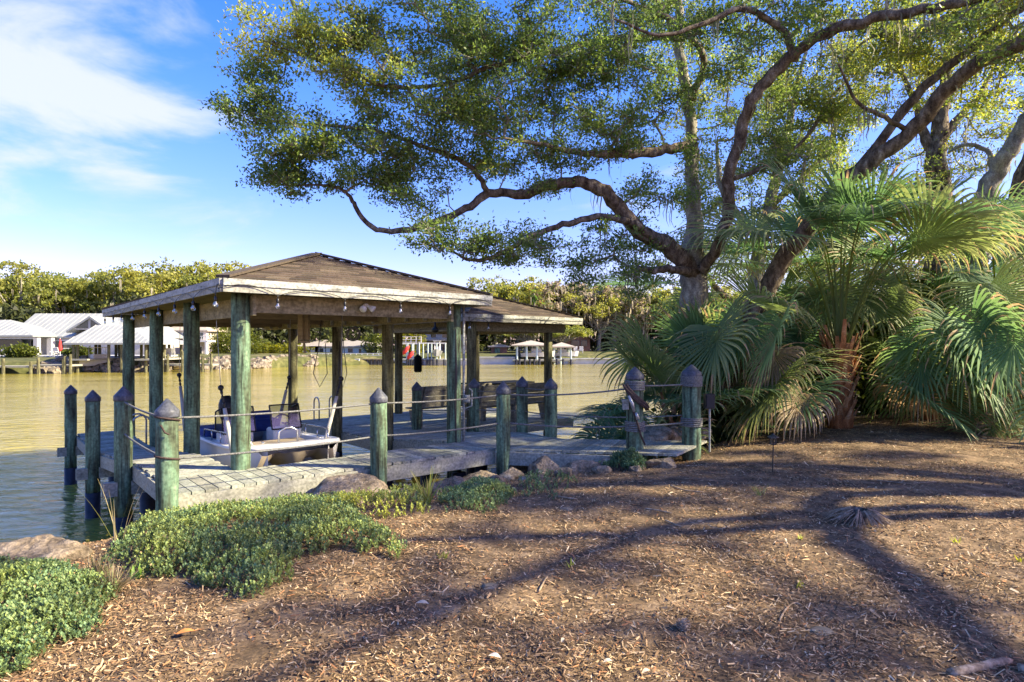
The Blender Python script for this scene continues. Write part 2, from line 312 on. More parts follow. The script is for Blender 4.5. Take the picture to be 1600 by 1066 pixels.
# far bank
FB = [(-160, 50), (-75, 60), (-52, 63.5), (-41, 69.5), (-36, 73), (-31, 77), (-28, 84), (-22, 90.6), (-8, 91.8), (0, 92.8), (6, 95), (12, 97), (40, 108), (160, 120)]
FBa = np.array(FB, float)
def fby(x): return np.interp(x, FBa[:, 0], FBa[:, 1])
gx = np.linspace(-220, 220, 120); rows = [(0, WZ-.6), (.5, -.9), (1.5, -.25), (4, .0), (20, .3), (60, .5), (220, .8)]
v = []; 
for dy, z in rows:
    for x in gx: v.append((x, fby(x)+dy, z))
i = np.arange(len(rows)*len(gx)).reshape(len(rows), len(gx))
f = np.stack([i[:-1, :-1].ravel(), i[:-1, 1:].ravel(), i[1:, 1:].ravel(), i[1:, :-1].ravel()], 1)
tag(arr_mesh('far_bank', v, f, M['lawn'], smooth=True), kind='structure')
# ------------------------------------------------------------------ dock
def zl(v): return float(np.interp(v, [2.3, 6.0, 20], [0, -.33, -.36]))          # left finger sinks a little towards its end
def zr(v): return float(np.interp(v, [1.0, 4.0], [0, -.30]))                     # ramp down on the right
def plank(mb, u0, u1, v0, v1, zf, along, w=.14, gap=.013):
    """boards laid across 'along' ('u': rows advance along u)"""
    a0, a1 = (u0, u1) if along == 'u' else (v0, v1); n = max(1, round((a1-a0)/w)); w = (a1-a0)/n
    for k in range(n):
        s0 = a0+k*w+gap/2; s1 = a0+(k+1)*w-gap/2; g = random.uniform(.72, 1.18); j = random.uniform(-.02, .02); dz = random.uniform(-.003, .003)
        col = (g*random.uniform(.97, 1.04), g, g*random.uniform(.92, 1.03))
        if along == 'u': q = [(s0, v0+j), (s1, v0+j), (s1, v1+j), (s0, v1+j)]
        else: q = [(u0+j, s0), (u1+j, s0), (u1+j, s1), (u0+j, s1)]
        pts = [P(a, b_, zf(b_)+dz) for a, b_ in q]
        mb.slab(pts, -.035, 0, col)
dock = empty('dock', P(0, 0, -.25), 'weathered grey U-shaped timber dock with rope rail posts around the boat slip', 'dock')
mb = MB(); plank(mb, 0, 4.55, 0, .9, lambda v: 0, 'u'); mb.build('walkway_boards', M['deck'], dock)
mb = MB(); plank(mb, 0, .88, .905, 9.1, zl, 'v'); mb.build('finger_boards', M['deck'], dock)
mb = MB(); plank(mb, 4.555, 6.05, -.02, .98, lambda v: 0, 'u'); plank(mb, 4.5, 6.05, .985, 4.0, zr, 'v'); mb.build('ramp_boards', M['deck'], dock)
mb = MB(); plank(mb, 4.5, 6.06, 4.005, 7.95, lambda v: -.30, 'v'); plank(mb, 6.065, 10.25, 3.75, 7.95, lambda v: -.30, 'v'); mb.build('platform_boards', M['deck'], dock)
# gangway boards to the shore (cross boards, fan-shaped)
mb = MB(); n = 24
nearp = np.array([(-.24, 9.70), (.9, 9.46), (1.9, 9.24), (2.45, 9.12)]); farp = np.array([(.66, 10.78), (1.4, 10.62), (2.4, 10.5), (3.3, 10.40)])
def lerp(A, t): x = t*(len(A)-1); i = min(int(x), len(A)-2); return A[i]+(A[i+1]-A[i])*(x-i)
for k in range(n):
    a0, a1 = k/n+.002, (k+1)/n-.002; g = random.uniform(.65, 1.15); z = .004+.02*k/n
    mb.slab([(*lerp(nearp, a0), z), (*lerp(nearp, a1), z), (*lerp(farp, a1), z), (*lerp(farp, a0), z)], -.035, 0, (g, g*.97, g*.88))
mb.build('gangway_boards', M['deck'], dock)
mb = MB()
mb.beam(P(.0, -.022, -.135), P(4.52, -.022, -.135), .04, .20); mb.beam(P(.9, .90, -.135), P(4.4, .90, -.135), .04, .20)
mb.build('walkway_rim', M['rim'], dock)
mb = MB()
for u_ in (-.022, .90):
    for a, b_ in ((0 if u_ < 0 else .93, 2.3), (2.3, 6.0), (6.0, 9.1)): mb.beam(P(u_, a, zl(a)-.135), P(u_, b_, zl(b_)-.135), .04, .20)
mb.beam(P(-.04, 9.125, -.49), P(.92, 9.125, -.49), .04, .2)
for v_ in (2.35, 2.47, 5.35, 5.47, 8.75): mb.beam(P(-.38, v_, zl(v_)-.33), P(1.2, v_, zl(v_)-.33), .05, .19)
mb.build('finger_rim', M['rim'], dock)
mb = MB()
for a, b_ in ((1.0, 4.0), (4.0, 7.95)): mb.beam(P(4.478, a, zr(a)-.135), P(4.478, b_, zr(b_)-.135), .04, .20); 
mb.beam(P(6.07, .98, -.135), P(6.07, 3.72, zr(3.7)-.135), .04, .2); mb.beam(P(6.09, 3.728, -.435), P(10.27, 3.728, -.435), .04, .2); mb.beam(P(10.272, 3.73, -.435), P(10.272, 7.97, -.435), .04, .2)
mb.beam(P(4.5, 7.975, -.435), P(10.25, 7.975, -.435), .04, .2)
mb.beam((-.24, 9.675, -.14), (1.9, 9.215, -.13), .04, .2); mb.beam((.70, 10.81, -.14), (3.2, 10.43, -.13), .04, .2)
mb.beam((-.30, 9.60, -.40), (.50, 10.95, -.40), .07, .2)
mb.build('platform_rim', M['rim'], dock)
for (u_, v_) in ((.25, .45), (1.6, .75), (3.0, .75), (4.2, .5), (.45, 4.0), (.45, 7.2), (5.2, 1.2), (5.2, 3.0), (7.5, 4.2), (9.8, 4.2), (8.5, 7.6), (5.0, 7.6), (2.2, .3)):
    m_ = MB(); p = P(u_, v_, 0); m_.tube([p+(0, 0, -2.6), p+(0, 0, -.27)-np.array((0, 0, .15 if v_ < 2 else .35))], .12, 14); m_.build('support_pile', M['sleeve'], dock, True)
# ------------------------------------------------------------------ roof piles, boathouse
def pile(u_, v_, ztop, r, mat, parent, base=-2.7):
    p = P(u_, v_, 0); m_ = MB(); k = 14; zs = np.linspace(-.75, ztop, k); lean = random.uniform(-.01, .01)
    pts = [p+np.array((lean*math.sin(z*1.3), lean*math.cos(z), z)) for z in zs]
    rr = [r*(1.04-.04*i/k+random.uniform(-.015, .015)) for i in range(k)]
    m_.tube(pts, rr, 20, jit=.02); o_ = m_.build('pile', mat, parent, True)
    m_ = MB(); m_.tube([p+(0, 0, base), p+(0, 0, -.752)], r*1.07, 18); m_.build('pile_wrap', M['sleeve'], o_, True); return o_
def hiproof(name, u0, u1, v0, v1, ze, pitch, parent):
    w = u1-u0; l = v1-v0; h = min(w, l)/2; ridge = ze+h*pitch
    if w <= l: r0, r1 = (u0+h, v0+h), (u0+h, v1-h)
    else: r0, r1 = (u0+h, v0+h), (u1-h, v0+h)
    faces = [((u0, v0), (u1, v0), r0, r0) if w <= l else ((u0, v0), (u1, v0), r1, r0),
             ((u1, v0), (u1, v1), r1, r0) if w <= l else ((u1, v0), (u1, v1), r1, r1),
             ((u1, v1), (u0, v1), r1, r1) if w <= l else ((u1, v1), (u0, v1), r0, r1),
             ((u0, v1), (u0, v0), r0, r1) if w <= l else ((u0, v1), (u0, v0), r0, r0)]
    mb = MB(); N_ = 15
    for A, B, Cc, D in faces:
        A, B, Cc, D = [np.array(q_, float) for q_ in (A, B, Cc, D)]
        for k in range(N_):
            t0, t1 = k/N_, (k+1)/N_
            a0, b0, a1, b1 = A+(D-A)*t0, B+(Cc-B)*t0, A+(D-A)*t1, B+(Cc-B)*t1
            ln = np.linalg.norm(b0-a0); ns = max(1, int(ln/.30)); z0 = ze+(ridge-ze)*t0+.016; z1 = ze+(ridge-ze)*t1+.001
            off = random.random()*.5
            cuts = [0]+[min(1, max(0, (i_+off)/ns)) for i_ in range(1, ns)]+[1]
            for s0, s1 in zip(cuts[:-1], cuts[1:]):
                g = random.choice((.62, .8, 1, 1.15, 1.45)); col = (.088*g, .066*g*random.uniform(.95, 1.05), .05*g)
                p = [P(*(a0+(b0-a0)*s0), z0), P(*(a0+(b0-a0)*s1), z0), P(*(a1+(b1-a1)*s1), z1), P(*(a1+(b1-a1)*s0), z1)]
                q = [P(*(a0+(b0-a0)*s0), z0-.016), P(*(a0+(b0-a0)*s1), z0-.016)]
                mb.add(p+q, [(0, 1, 2, 3), (4, 5, 1, 0)], col)
    # ridge and hip caps
    for (a, za), (b_, zb) in [(((u0, v0), ze), (r0, ridge)), (((u1, v0), ze), (r0 if w <= l else r1, ridge)), (((u1, v1), ze), (r1, ridge)), (((u0, v1), ze), (r1 if w <= l else r0, ridge)), ((r0, ridge), (r1, ridge))]:
        mb.beam(P(*a, za+.022), P(*b_, zb+.03), .18, .03, (.085, .066, .05))
    rf = mb.build('roof', M['shingle'], parent)
    # deck under the shingles
    mb = MB(); d = .03
    for A, B, Cc, D in faces:
        zA = ze-d; q = [P(*A, zA), P(*B, zA), P(*Cc, ridge-d), P(*D, ridge-d)]
        if A is D or tuple(Cc) == tuple(D): q = q[:3]
        mb.add(q, [tuple(range(len(q)))])
    for k in range(int(l/.6)):
        v_ = v0+.3+k*.6; hh = min(1, min(v_-v0, v1-v_)/h)
        for s_, uu in ((1, u0), (-1, u1)): mb.beam(P(uu+s_*.05, v_, ze-.1), P(uu+s_*h*hh*.98, v_, ze-.1+(ridge-ze)*hh*.97), .04, .12)
    mb.build('roof_underside', M['beam2'], rf)
    mb = MB(); mb2 = MB()
    C_ = [(u0, v0), (u1, v0), (u1, v1), (u0, v1)]
    for i_ in range(4):
        a, b_ = C_[i_], C_[(i_+1) % 4]; nrm = [(0, -1), (1, 0), (0, 1), (-1, 0)][i_]
        e1 = .02; tx = (b_[0]-a[0], b_[1]-a[1]); ll = math.hypot(*tx); tx = (tx[0]/ll, tx[1]/ll)
        A = P(a[0]+nrm[0]*e1-tx[0]*(0), a[1]+nrm[1]*e1-tx[1]*0, ze-.045); B = P(b_[0]+nrm[0]*e1, b_[1]+nrm[1]*e1, ze-.045)
        mb.beam(A, B, .038, .085)
        A2 = P(a[0]+nrm[0]*(e1-.012), a[1]+nrm[1]*(e1-.012), ze-.13); B2 = P(b_[0]+nrm[0]*(e1-.012), b_[1]+nrm[1]*(e1-.012), ze-.13); mb2.beam(A2, B2, .03, .08)
    mb.build('fascia', M['fascia'], parent); mb2.build('lower_fascia', M['fascia2'], parent)
    return ridge
bh = empty('boathouse', P(2.7, 5, -.3), 'open boathouse with hipped shingle roof on tall green piles over the skiff', 'boathouse')
zt = 2.29
hiproof('roof', .62, 4.88, .52, 10.0, 2.47, .335, bh)
for v_ in (.97, 3.45, 6.04, 8.95): pile(.97, v_, zt+.03, .118, M['green'], bh)
for v_ in (3.15, 5.4, 7.95): pile(4.40, v_, zt+.03, .112, M['brownpile'], bh)
o_ = pile(4.45, .99, zt+.03, .118, M['green'], bh); tag(o_, 'roof pile with a long dark crack down its right side')
mb = MB(); p = P(4.45, .99, 0)
mb.tube([p+(.05, -.112, -.1), p+(.035, -.118, .6), p+(.05, -.113, 1.2), p+(.04, -.113, 1.9)], [.012, .02, .022, .008], 6); mb.build('crack_filler', M['black'], o_)
for nm, us in (('side_beam', (1.09,)), ('side_beam', (4.27,))):
    for uu in us:
        mb = MB(); mb.beam(P(uu, .78, 2.16), P(uu, 9.75, 2.16), .045, .26); mb.build(nm, M['beam'], bh)
        for k in range(13):
            mb = MB(); mb.beam(P(uu+(.04 if uu < 2 else -.04), 1.5+k*.62, 2.16), P(uu+(.10 if uu < 2 else -.10), 1.5+k*.62, 2.16), .04, .2); mb.build('beam_bracket', M['fascia2'], bh)
mb = MB(); mb.beam(P(1.1, .90, 2.19), P(4.34, .90, 2.19), .045, .24); mb.build('front_beam', M['beam'], bh)
for v_ in (3.3, 5.8, 8.3, 9.6):
    mb = MB(); mb.beam(P(1.14, v_, 2.19), P(4.24, v_, 2.19), .06, .2); mb.build('cross_beam', M['beam2'], bh)
mb = MB(); mb.beam(P(1.3, 1.9, 2.32), P(4.2, 1.9, 2.32), .1, .1); mb.beam(P(1.3, 4.9, 2.32), P(4.2, 4.9, 2.32), .1, .1)
mb.build('lift_beam', M['beam2'], bh)
# ------------------------------------------------------------------ covered platform roof
pv = empty('pavilion', P(8.3, 5.7, -.3), 'smaller hip-roofed shelter over the bench platform behind the boathouse', 'pavilion')
hiproof('roof', 6.42, 10.22, 3.36, 8.1, 2.33, .33, pv)
for u_, v_, mt in ((6.85, 3.66, 'brownpile'), (9.55, 3.92, 'brownpile'), (7.3, 7.65, 'brownpile'), (10.0, 7.6, 'brownpile')): pile(u_, v_, 2.2, .11, M[mt], pv)
for a, b_ in (((6.6, 3.78), (10.0, 3.78)), ((6.6, 7.8), (10.1, 7.8)), ((6.7, 3.85), (6.7, 7.7)), ((10.0, 3.85), (10.0, 7.7))):
    mb = MB(); mb.beam(P(*a, 2.06), P(*b_, 2.06), .05, .22); mb.build('roof_beam', M['beam'], pv)
# ------------------------------------------------------------------ rope rail posts
def make_post(name, r, h, base, wraps=()):
    root = empty(name, (0, 0, 0), 'x', 'post'); m_ = MB(); k = 10; zs = np.linspace(base, h-.17, k)
    m_.tube([(0, 0, z) for z in zs], [r*(1.03+random.uniform(-.02, .02)) for _ in zs], 20, jit=.018); m_.build('timber', M['green'], root, True)
    m_ = MB(); m_.lathe((0, 0, h-.20), [(r*1.10, 0), (r*1.12, .015), (r*1.11, .065), (r*1.06, .075), (r*.62, .13), (r*.12, .195), (.004, .2)], 24); m_.build('cap', M['cap'], root, True)
    return root
def wrap(root, r, z0, z1, n_):
    m_ = MB()
    for k in range(n_):
        z = z0+(z1-z0)*k/(n_-1); rr = r+.018
        m_.tube([(rr*math.cos(a), rr*math.sin(a), z+.004*math.sin(a+k)) for a in np.linspace(0, 2*math.pi, 25)], .014, 6, cap=False)
    m_.build('rope_wrap', M['rope'], root, True)
G1 = 'capped rope rail posts around the dock'
tall = make_post('rail_post', .108, 1.07, -.72); m_ = MB(); m_.tube([(0, 0, -2.6), (0, 0, -.722)], .117, 18); m_.build('pile_wrap', M['sleeve'], tall, True)
posts = [(-.13, -.16, 0, 'green rail post with grey cap at the near dock corner above the juniper'),
 (2.40, -.15, 0, 'green rail post in front of the walkway, right of the moored skiff'),
 (4.57, -.17, 0, 'green rail post where the walkway meets the gangway, over the brown rocks'),
 (6.08, .30, -.02, 'green rail post at the water side of the gangway, nearest the palms'),
 (6.16, 1.16, -.03, 'green rail post on the ramp in front of the right bench'),
 (6.16, 2.66, -.13, 'green rail post on the ramp just behind the white conduit'),
 (5.95, 4.55, -.28, 'brownish rail post at the left end of the left bench'),
 (-.14, 2.40, 0, 'green piling with grey cap, nearest of three beside the left finger'),
 (-.14, 5.40, -.22, 'green piling with grey cap, middle one of the three beside the left finger'),
 (-.14, 8.80, -.30, 'green piling with grey cap at the far outer end of the left finger')]
for i_, (u_, v_, dz, lab) in enumerate(posts):
    if i_ == 0: tall.location = P(u_, v_, dz); tall['label'] = lab; tall['group'] = G1; tall.rotation_euler = (0, 0, 0)
    else: dup(tall, P(u_, v_, dz), lab, rz=i_*1.3, group=G1)
g1 = make_post('rail_post', .128, 1.33, -.5); wrap(g1, .128, .98, 1.10, 6); wrap(g1, .128, .34, .47, 6)
g1.location = (1.92, 9.62, -.03); tag(g1, 'rope-wrapped green gangway post hung with a dark coiled hose', 'post', G1)
g2 = make_post('rail_post', .145, 1.32, -.5); wrap(g2, .145, .98, 1.12, 7); wrap(g2, .145, .33, .44, 5)
g2.location = (2.93, 10.05, 0); tag(g2, 'rope-wrapped green gangway post on the shore, nearest the big palm', 'post', G1)
def rope(a, b_, sag=.02, r=.012, lab='', name='rail_rope', grp='ropes strung between the rail posts'):
    a = np.array(a); b_ = np.array(b_); m_ = MB()
    pts = [a+(b_-a)*t_-np.array((0, 0, sag*4*t_*(1-t_))) for t_ in np.linspace(0, 1, 14)]
    m_.tube(pts, r, 6); return tag(m_.build(name, M['rope'], None, True, loc=tuple((a+b_)/2)), lab, 'rope', grp)
def pp(i_, z): u_, v_, dz, _ = posts[i_]; return P(u_, v_, dz+z)
for i_, j_, la in ((7, 0, 'along the left finger, from the nearest outer piling to the corner post'), (0, 1, 'across the front of the boat, from the corner post to the next post'), (1, 2, 'along the walkway between the middle post and the gangway corner post')):
    rope(pp(i_, .86), pp(j_, .86), .03, .013, 'upper rope '+la); rope(pp(i_, .42), pp(j_, .42), .03, .013, 'lower rope '+la)
e1 = np.array((1.92, 9.62, .97)); e2 = np.array((2.93, 10.05, 1.0))
rope(pp(2, .86), e1, .05, .014, 'upper near-side rope of the gangway'); rope(pp(2, .42), e1-(0, 0, .6), .04, .014, 'lower near-side rope of the gangway')
rope(e1+(0, 0, .03), e2, .01, .014, 'upper rope between the two rope-wrapped posts'); rope(e1-(0, 0, .6), e2-(0, 0, .62), .01, .014, 'lower rope between the two rope-wrapped posts')
rope(pp(3, .86), pp(4, .86), .02, .012, 'upper rope between the two posts right of the ramp'); rope(pp(3, .42), pp(4, .42), .02, .012, 'lower rope between the two posts right of the ramp')
rope(pp(4, .80), pp(5, .80), .02, .012, 'upper rope in front of the right bench'); rope(pp(4, .42), pp(5, .42), .02, .012, 'lower rope in front of the right bench')
rope(pp(5, .42), pp(6, .42), .02, .012, 'lower rope behind the left bench')
rope(pp(3, .42), np.array((2.93, 10.05, .50)), .05, .012, 'lower far-side rope of the gangway')
# short rope tails knotted on the corner post
p = pp(0, 0)
for z in (.86, .44):
    m_ = MB(); m_.tube([p+np.array((.118*math.cos(a), .118*math.sin(a), z-.02-.05*math.sin(a*.5))) for a in np.linspace(-2.6, 0.6, 14)], .012, 6)
    if z > .5: m_.tube([p+(.0, -.125, .80), p+(.05, -.13, .72), p+(.09, -.12, .70)], .010, 6)
    tag(m_.build('rope_knot', M['ropedark'], None, True, loc=tuple(p+(0, 0, .4))), ('upper' if z > .5 else 'lower')+' frayed dark rope end knotted round the corner post', 'rope')
# hose coil hanging on the gangway post
hc = empty('hose_coil', (1.92, 9.45, .5), 'dark brown coiled hose with metal nozzle slung over the gangway post', 'hose')
m_ = MB()
for k in range(9):
    o1 = random.uniform(-.03, .03); o2 = random.uniform(-.03, .03)
    m_.tube([(1.74+o1, 9.50, 1.02+o2*.5), (1.78+o1, 9.455, .94+o2), (1.85+o1, 9.44, .87+o2), (1.95+o1, 9.44, .78+o2), (2.06+o1, 9.48, .70+o2), (2.09+o1, 9.54, .66+o2)], .017, 6)
m_.tube([(1.80, 9.45, .80), (1.86, 9.44, .62), (1.92, 9.44, .45), (1.98, 9.46, .25), (2.05, 9.50, .10)], .016, 6)
m_.build('hose', M['ropedark'], hc, True)
m_ = MB(); m_.tube([(1.79, 9.44, .86), (1.84, 9.43, .74), (1.87, 9.43, .62)], [.02, .03, .018], 8); m_.tube([(1.90, 9.43, .60), (1.93, 9.44, .50)], [.02, .035], 8); m_.build('nozzle', M['steelgrey'], hc, True)
m_ = MB(); m_.box((1.76, 9.55, .70), (.09, .09, .12)); m_.box((1.76, 9.55, .775), (.11, .11, .03)); tag(m_.build('outlet_box', M['fascia2'], None, loc=(1.76, 9.55, .65)), 'small grey outlet box on the left of the hose-hung post', 'outlet')
# electrical box behind shore post
eb = empty('electrical_box', (3.22, 10.05, 0), 'black electrical box with grey conduit beside the shore post', 'electrical box')
m_ = MB(); m_.box((3.22, 10.06, .72), (.15, .12, .24)); m_.box((3.22, 9.99, .72), (.12, .02, .2)); m_.build('housing', M['black'], eb)
m_ = MB(); m_.tube([(3.22, 10.03, -.1), (3.22, 10.03, .6)], .018, 8); m_.build('conduit', M['fascia2'], eb)
# benches
def bench(loc, rz, ln, lab):
    b_ = empty('bench', (0, 0, 0), lab, 'bench', 'slatted timber benches under the shelter')
    m_ = MB()
    for k in range(4): m_.box((0, .12+k*.115, .43), (ln, .10, .035))
    m_.build('seat', M['wood'], b_)
    m_ = MB()
    for k, z in enumerate((.53, .66, .79, .91)): m_.box((0, -.02-.035*k, z), (ln+.04, .03, .115), ((1, 0, 0), (0, .966, .259), (0, -.259, .966)))
    m_.build('backrest', M['wood'], b_)
    for x in np.linspace(-ln/2+.12, ln/2-.12, 3):
        m_ = MB(); m_.slab([(x-.03, -.01, 0), (x+.03, -.01, 0), (x+.03, .14, 0), (x-.03, .14, 0)], 0, .41)
        m_.beam((x, .04, .38), (x, -.20, .96), .05, .07); m_.build('leg', M['wood'], b_)
    for x in (-ln/2+.06, ln/2-.06):
        m_ = MB(); m_.add([(x-.02, .02, 0), (x-.02, .30, 0), (x-.02, .42, .38), (x-.02, .0, .38), (x+.02, .02, 0), (x+.02, .30, 0), (x+.02, .42, .38), (x+.02, .0, .38)], [(0, 1, 2, 3), (7, 6, 5, 4), (0, 4, 5, 1), (1, 5, 6, 2), (2, 6, 7, 3), (3, 7, 4, 0)]); m_.build('side_panel', M['wood'], b_)
    b_.location = [float(q_) for q_ in loc]; b_.rotation_euler = (0, 0, rz); return b_
ru = math.atan2(U[1], U[0])
bench(P(7.1, 4.7, -.30), ru, 2.1, 'timber bench with slatted back, the left one seen from behind')
bench(P(8.45, 3.98, -.30), ru, 2.5, 'timber bench with slatted back, the right one between the shelter piles')
tb = empty('table', P(9.2, 5.4, -.3), 'pale plank table under the shelter behind the right bench', 'table')
m_ = MB(); 
for k in range(5): m_.beam(P(8.0, 5.0+k*.17, .60), P(10.0, 5.0+k*.17, .60), .16, .04)
m_.build('table_top', M['deck'], tb)
for u_, v_ in ((8.2, 5.05), (9.8, 5.05), (8.2, 5.65), (9.8, 5.65)): m_ = MB(); m_.beam(P(u_, v_, -.3), P(u_+.001, v_, .58), .09, .09, up=(0, 1, 0)); m_.build('leg', M['wood'], tb)
# ladders
def ladder(c, du, lab):
    l_ = empty('ladder', c, lab, 'ladder', 'steel swim ladders'); c = np.array(c, float); ax = U if du == 'u' else V; oth = V if du == 'u' else U
    for s_ in (-.21, .21):
        m_ = MB(); p = c+ax*s_; sg = 1 if du == 'u' else 1
        m_.tube([p-oth*.16*sg+(0, 0, 0), p-oth*.16*sg+(0, 0, .42)]+[p+oth*(-.16*math.cos(a))*sg+np.array((0, 0, .42+.15*math.sin(a))) for a in np.linspace(.3, math.pi-.3, 6)]+[p+oth*.16*sg+(0, 0, .42), p+oth*.16*sg+(0, 0, -1.6)], .018, 8); m_.build('handrail', M['steelgrey'], l_, True)
    for k in range(4): m_ = MB(); m_.beam(c+oth*.16-ax*.21+(0, 0, -.4-.28*k), c+oth*.16+ax*.21+(0, 0, -.4-.28*k), .06, .03); m_.build('rung', M['steelgrey'], l_)
ladder(P(5.2, 7.86, -.3), 'u', 'steel ladder with hooped rails at the far edge of the platform')
ladder(P(.80, 6.75, -.34), 'v', 'steel ladder with hooped rails on the left finger')
# ------------------------------------------------------------------ string lights
G2 = 'bulbs of the string lights under the eaves'
def bulb(q, par):
    q = np.array(q)
    m_ = MB(); m_.tube([q, q+(0, 0, -.035)], .006, 6); m_.lathe(q+(0, 0, -.095), [(.016, 0), (.019, .01), (.018, .05), (.009, .06)], 10); so = m_.build('light_bulb', M['black'], par, True)
    m_ = MB(); m_.lathe(q+(0, 0, -.175), [(.006, 0), (.022, .008), (.033, .028), (.032, .045), (.018, .07), (.013, .082)], 12); m_.build('globe', M['glass'], so, True)
    m_ = MB(); m_.tube([q+(-.004, 0, -.10), q+(-.008, 0, -.125), q+(0, 0, -.150), q+(.008, 0, -.125), q+(.004, 0, -.10)], .006, 5); m_.build('filament', M['white'], so)
def solve(px, fixed, val, off):      # where a sight line crosses the eave: real point on that eave
    k = (px-800)/F
    if fixed == 'v': a = O+V*val; return (k*a[1]-a[0])/(U[0]-k*U[1])
    a = O+U*val; return (k*a[1]-a[0])/(V[0]-k*V[1])
fr = [(solve(x, 'v', .47, 0), .47) for x in (434, 539, 626, 703)]
lf = [(.57, solve(x, 'u', .57, 0)) for x in (337, 302, 273, 248, 226, 207, 190, 177, 164)]
r2 = [(solve(x, 'v', 3.30, 0), 3.30) for x in (734, 763)]
for lst, ze, ends, lab in ((fr, 2.33, [P(.55, .47, 2.33), P(4.85, .47, 2.33)], 'string of clear bulbs looping along the front fascia of the boathouse'), (lf, 2.33, [P(.57, .5, 2.33)], 'string of clear bulbs along the left fascia of the boathouse'), (r2, 2.20, [P(6.5, 3.30, 2.2), P(9.5, 3.3, 2.2)], 'two clear bulbs on a cord at the shelter eave')):
    root = empty('string_lights', ends[0], lab, 'string lights', 'string lights under the eaves'); pts = [ends[0]]+[P(u_, v_, ze-.05) for u_, v_ in lst]+ends[1:]; out_ = []
    for q in pts[1:len(lst)+1]: bulb(q, root)
    for a, b_ in zip(pts[:-1], pts[1:]):
        for t_ in np.linspace(0, 1, 7)[:-1]: out_.append(np.array(a)+(np.array(b_)-np.array(a))*t_+np.array((0, 0, .09*4*t_*(1-t_))))
    out_.append(np.array(pts[-1])); m_ = MB(); m_.tube(out_, .005, 5); m_.build('cord', M['black'], root, True)
# flood light under the front beam
fl = empty('flood_light', P(2.75, .86, 2.2), 'twin white flood light on the front beam of the boathouse', 'flood light')
c = P(2.72, .83, 2.24); m_ = MB(); m_.lathe(c-(0, 0, .02), [(.04, 0), (.045, .02), (.02, .04)], 12); m_.build('mount', M['white'], fl, True)
for s_ in (-1, 1):
    m_ = MB(); d = U*s_*.6-V*.6+np.array((0, 0, -.5)); d /= np.linalg.norm(d); m_.tube([c, c+d*.04, c+d*.07, c+d*.12, c+d*.15], [.015, .02, .03, .05, .052], 14); m_.build('lamp_head', M['white'], fl, True)
# ceiling fan in the shelter
cf = empty('ceiling_fan', P(6.9, 5.3, 2.0), 'dark ceiling fan hanging between the boathouse and the shelter', 'ceiling fan')
c = PX(680, 516, 14.3); cf.location = c
m_ = MB(); m_.lathe(c-(0, 0, .07), [(.03, 0), (.08, .03), (.09, .08), (.05, .13), (.02, .15), (.02, .36)], 14); m_.build('motor', M['black'], cf, True)
for k in range(5):
    a = k*2*math.pi/5+.5; d = np.array((math.cos(a), math.sin(a), 0)); m_ = MB(); m_.beam(c+d*.1, c+d*.55, .13, .012); m_.build('blade', M['black'], cf)
# wooden box column, life ring, conduit
m_ = MB(); c = P(2.5, 2.6, 0); 
for du in (-.05, .05): m_.beam(c+U*du+(0, 0, 1.72), c+U*du+(0.001, 0, 2.36), .08, .1, up=(0, 1, 0))
m_.box(c+(0, 0, 1.69), (.18, .10, .04), (U, V, (0, 0, 1))); m_.tube([c+(0, 0, 1.69), c+(.02, 0, 1.5)], .02, 6)
tag(m_.build('lift_motor_column', M['beam2'], None, loc=tuple(c+(0, 0, 1.7))), 'boxed timber column hanging from the boathouse rafters above the boat', 'hoist column')
m_ = MB(); c = PX(552, 522, 13.0); m_.tube([c+np.array((.13*math.cos(a), .02*math.sin(a), .13*math.sin(a))) for a in np.linspace(0, 2*math.pi, 22)], .026, 8); m_.tube([c+(0, 0, .13), c+(0, 0, .5)], .006, 4)
tag(m_.build('rope_ring', M['rope'], None, True, loc=tuple(c)), 'pale rope ring hanging under the boathouse roof', 'ring')
m_ = MB(); p = P(4.60, .93, 0); m_.tube([p+(.01, 0, -.2), p+(.01, 0, 2.3)], .022, 8); m_.box(p+(.07, -.02, .72), (.10, .07, .13)); m_.tube([p+(.03, 0, .55), p+(.15, -.02, .60), p+(.15, -.02, .86), p+(.10, -.02, .9)], .015, 6)
tag(m_.build('conduit', M['fascia'], None, True, loc=tuple(p)), 'white electrical conduit with outlet box on the cracked roof pile', 'conduit')
m_ = MB()
for x0, dx in ((503, -.2), (534, .12)):
    c = PX(x0, 500, 11.5); pts = [c+(dx*0, 0, .1), c+(dx*.3, 0, -.5), c+(dx*.8, 0, -1.0), c+(dx*.2, 0, -1.25), c+(-dx*.5, 0, -1.0), c+(-dx*.3, 0, -.4)]; m_.tube(pts, .008, 5)
m_.build('hanging_wire', M['black'], bh, True)
m_ = MB(); c = PX(653, 560, 15.5); m_.lathe(c-(0, 0, .35), [(.07, 0), (.10, .03), (.10, .38), (.05, .42), (.03, .45)], 12); m_.tube([c+(0, 0, .1), c+(0, 0, .9)], .012, 5)
tag(m_.build('hanging_bucket', M['boot'], None, True, loc=tuple(c)), 'dark reddish bag hanging on the side of a far pile', 'bag')
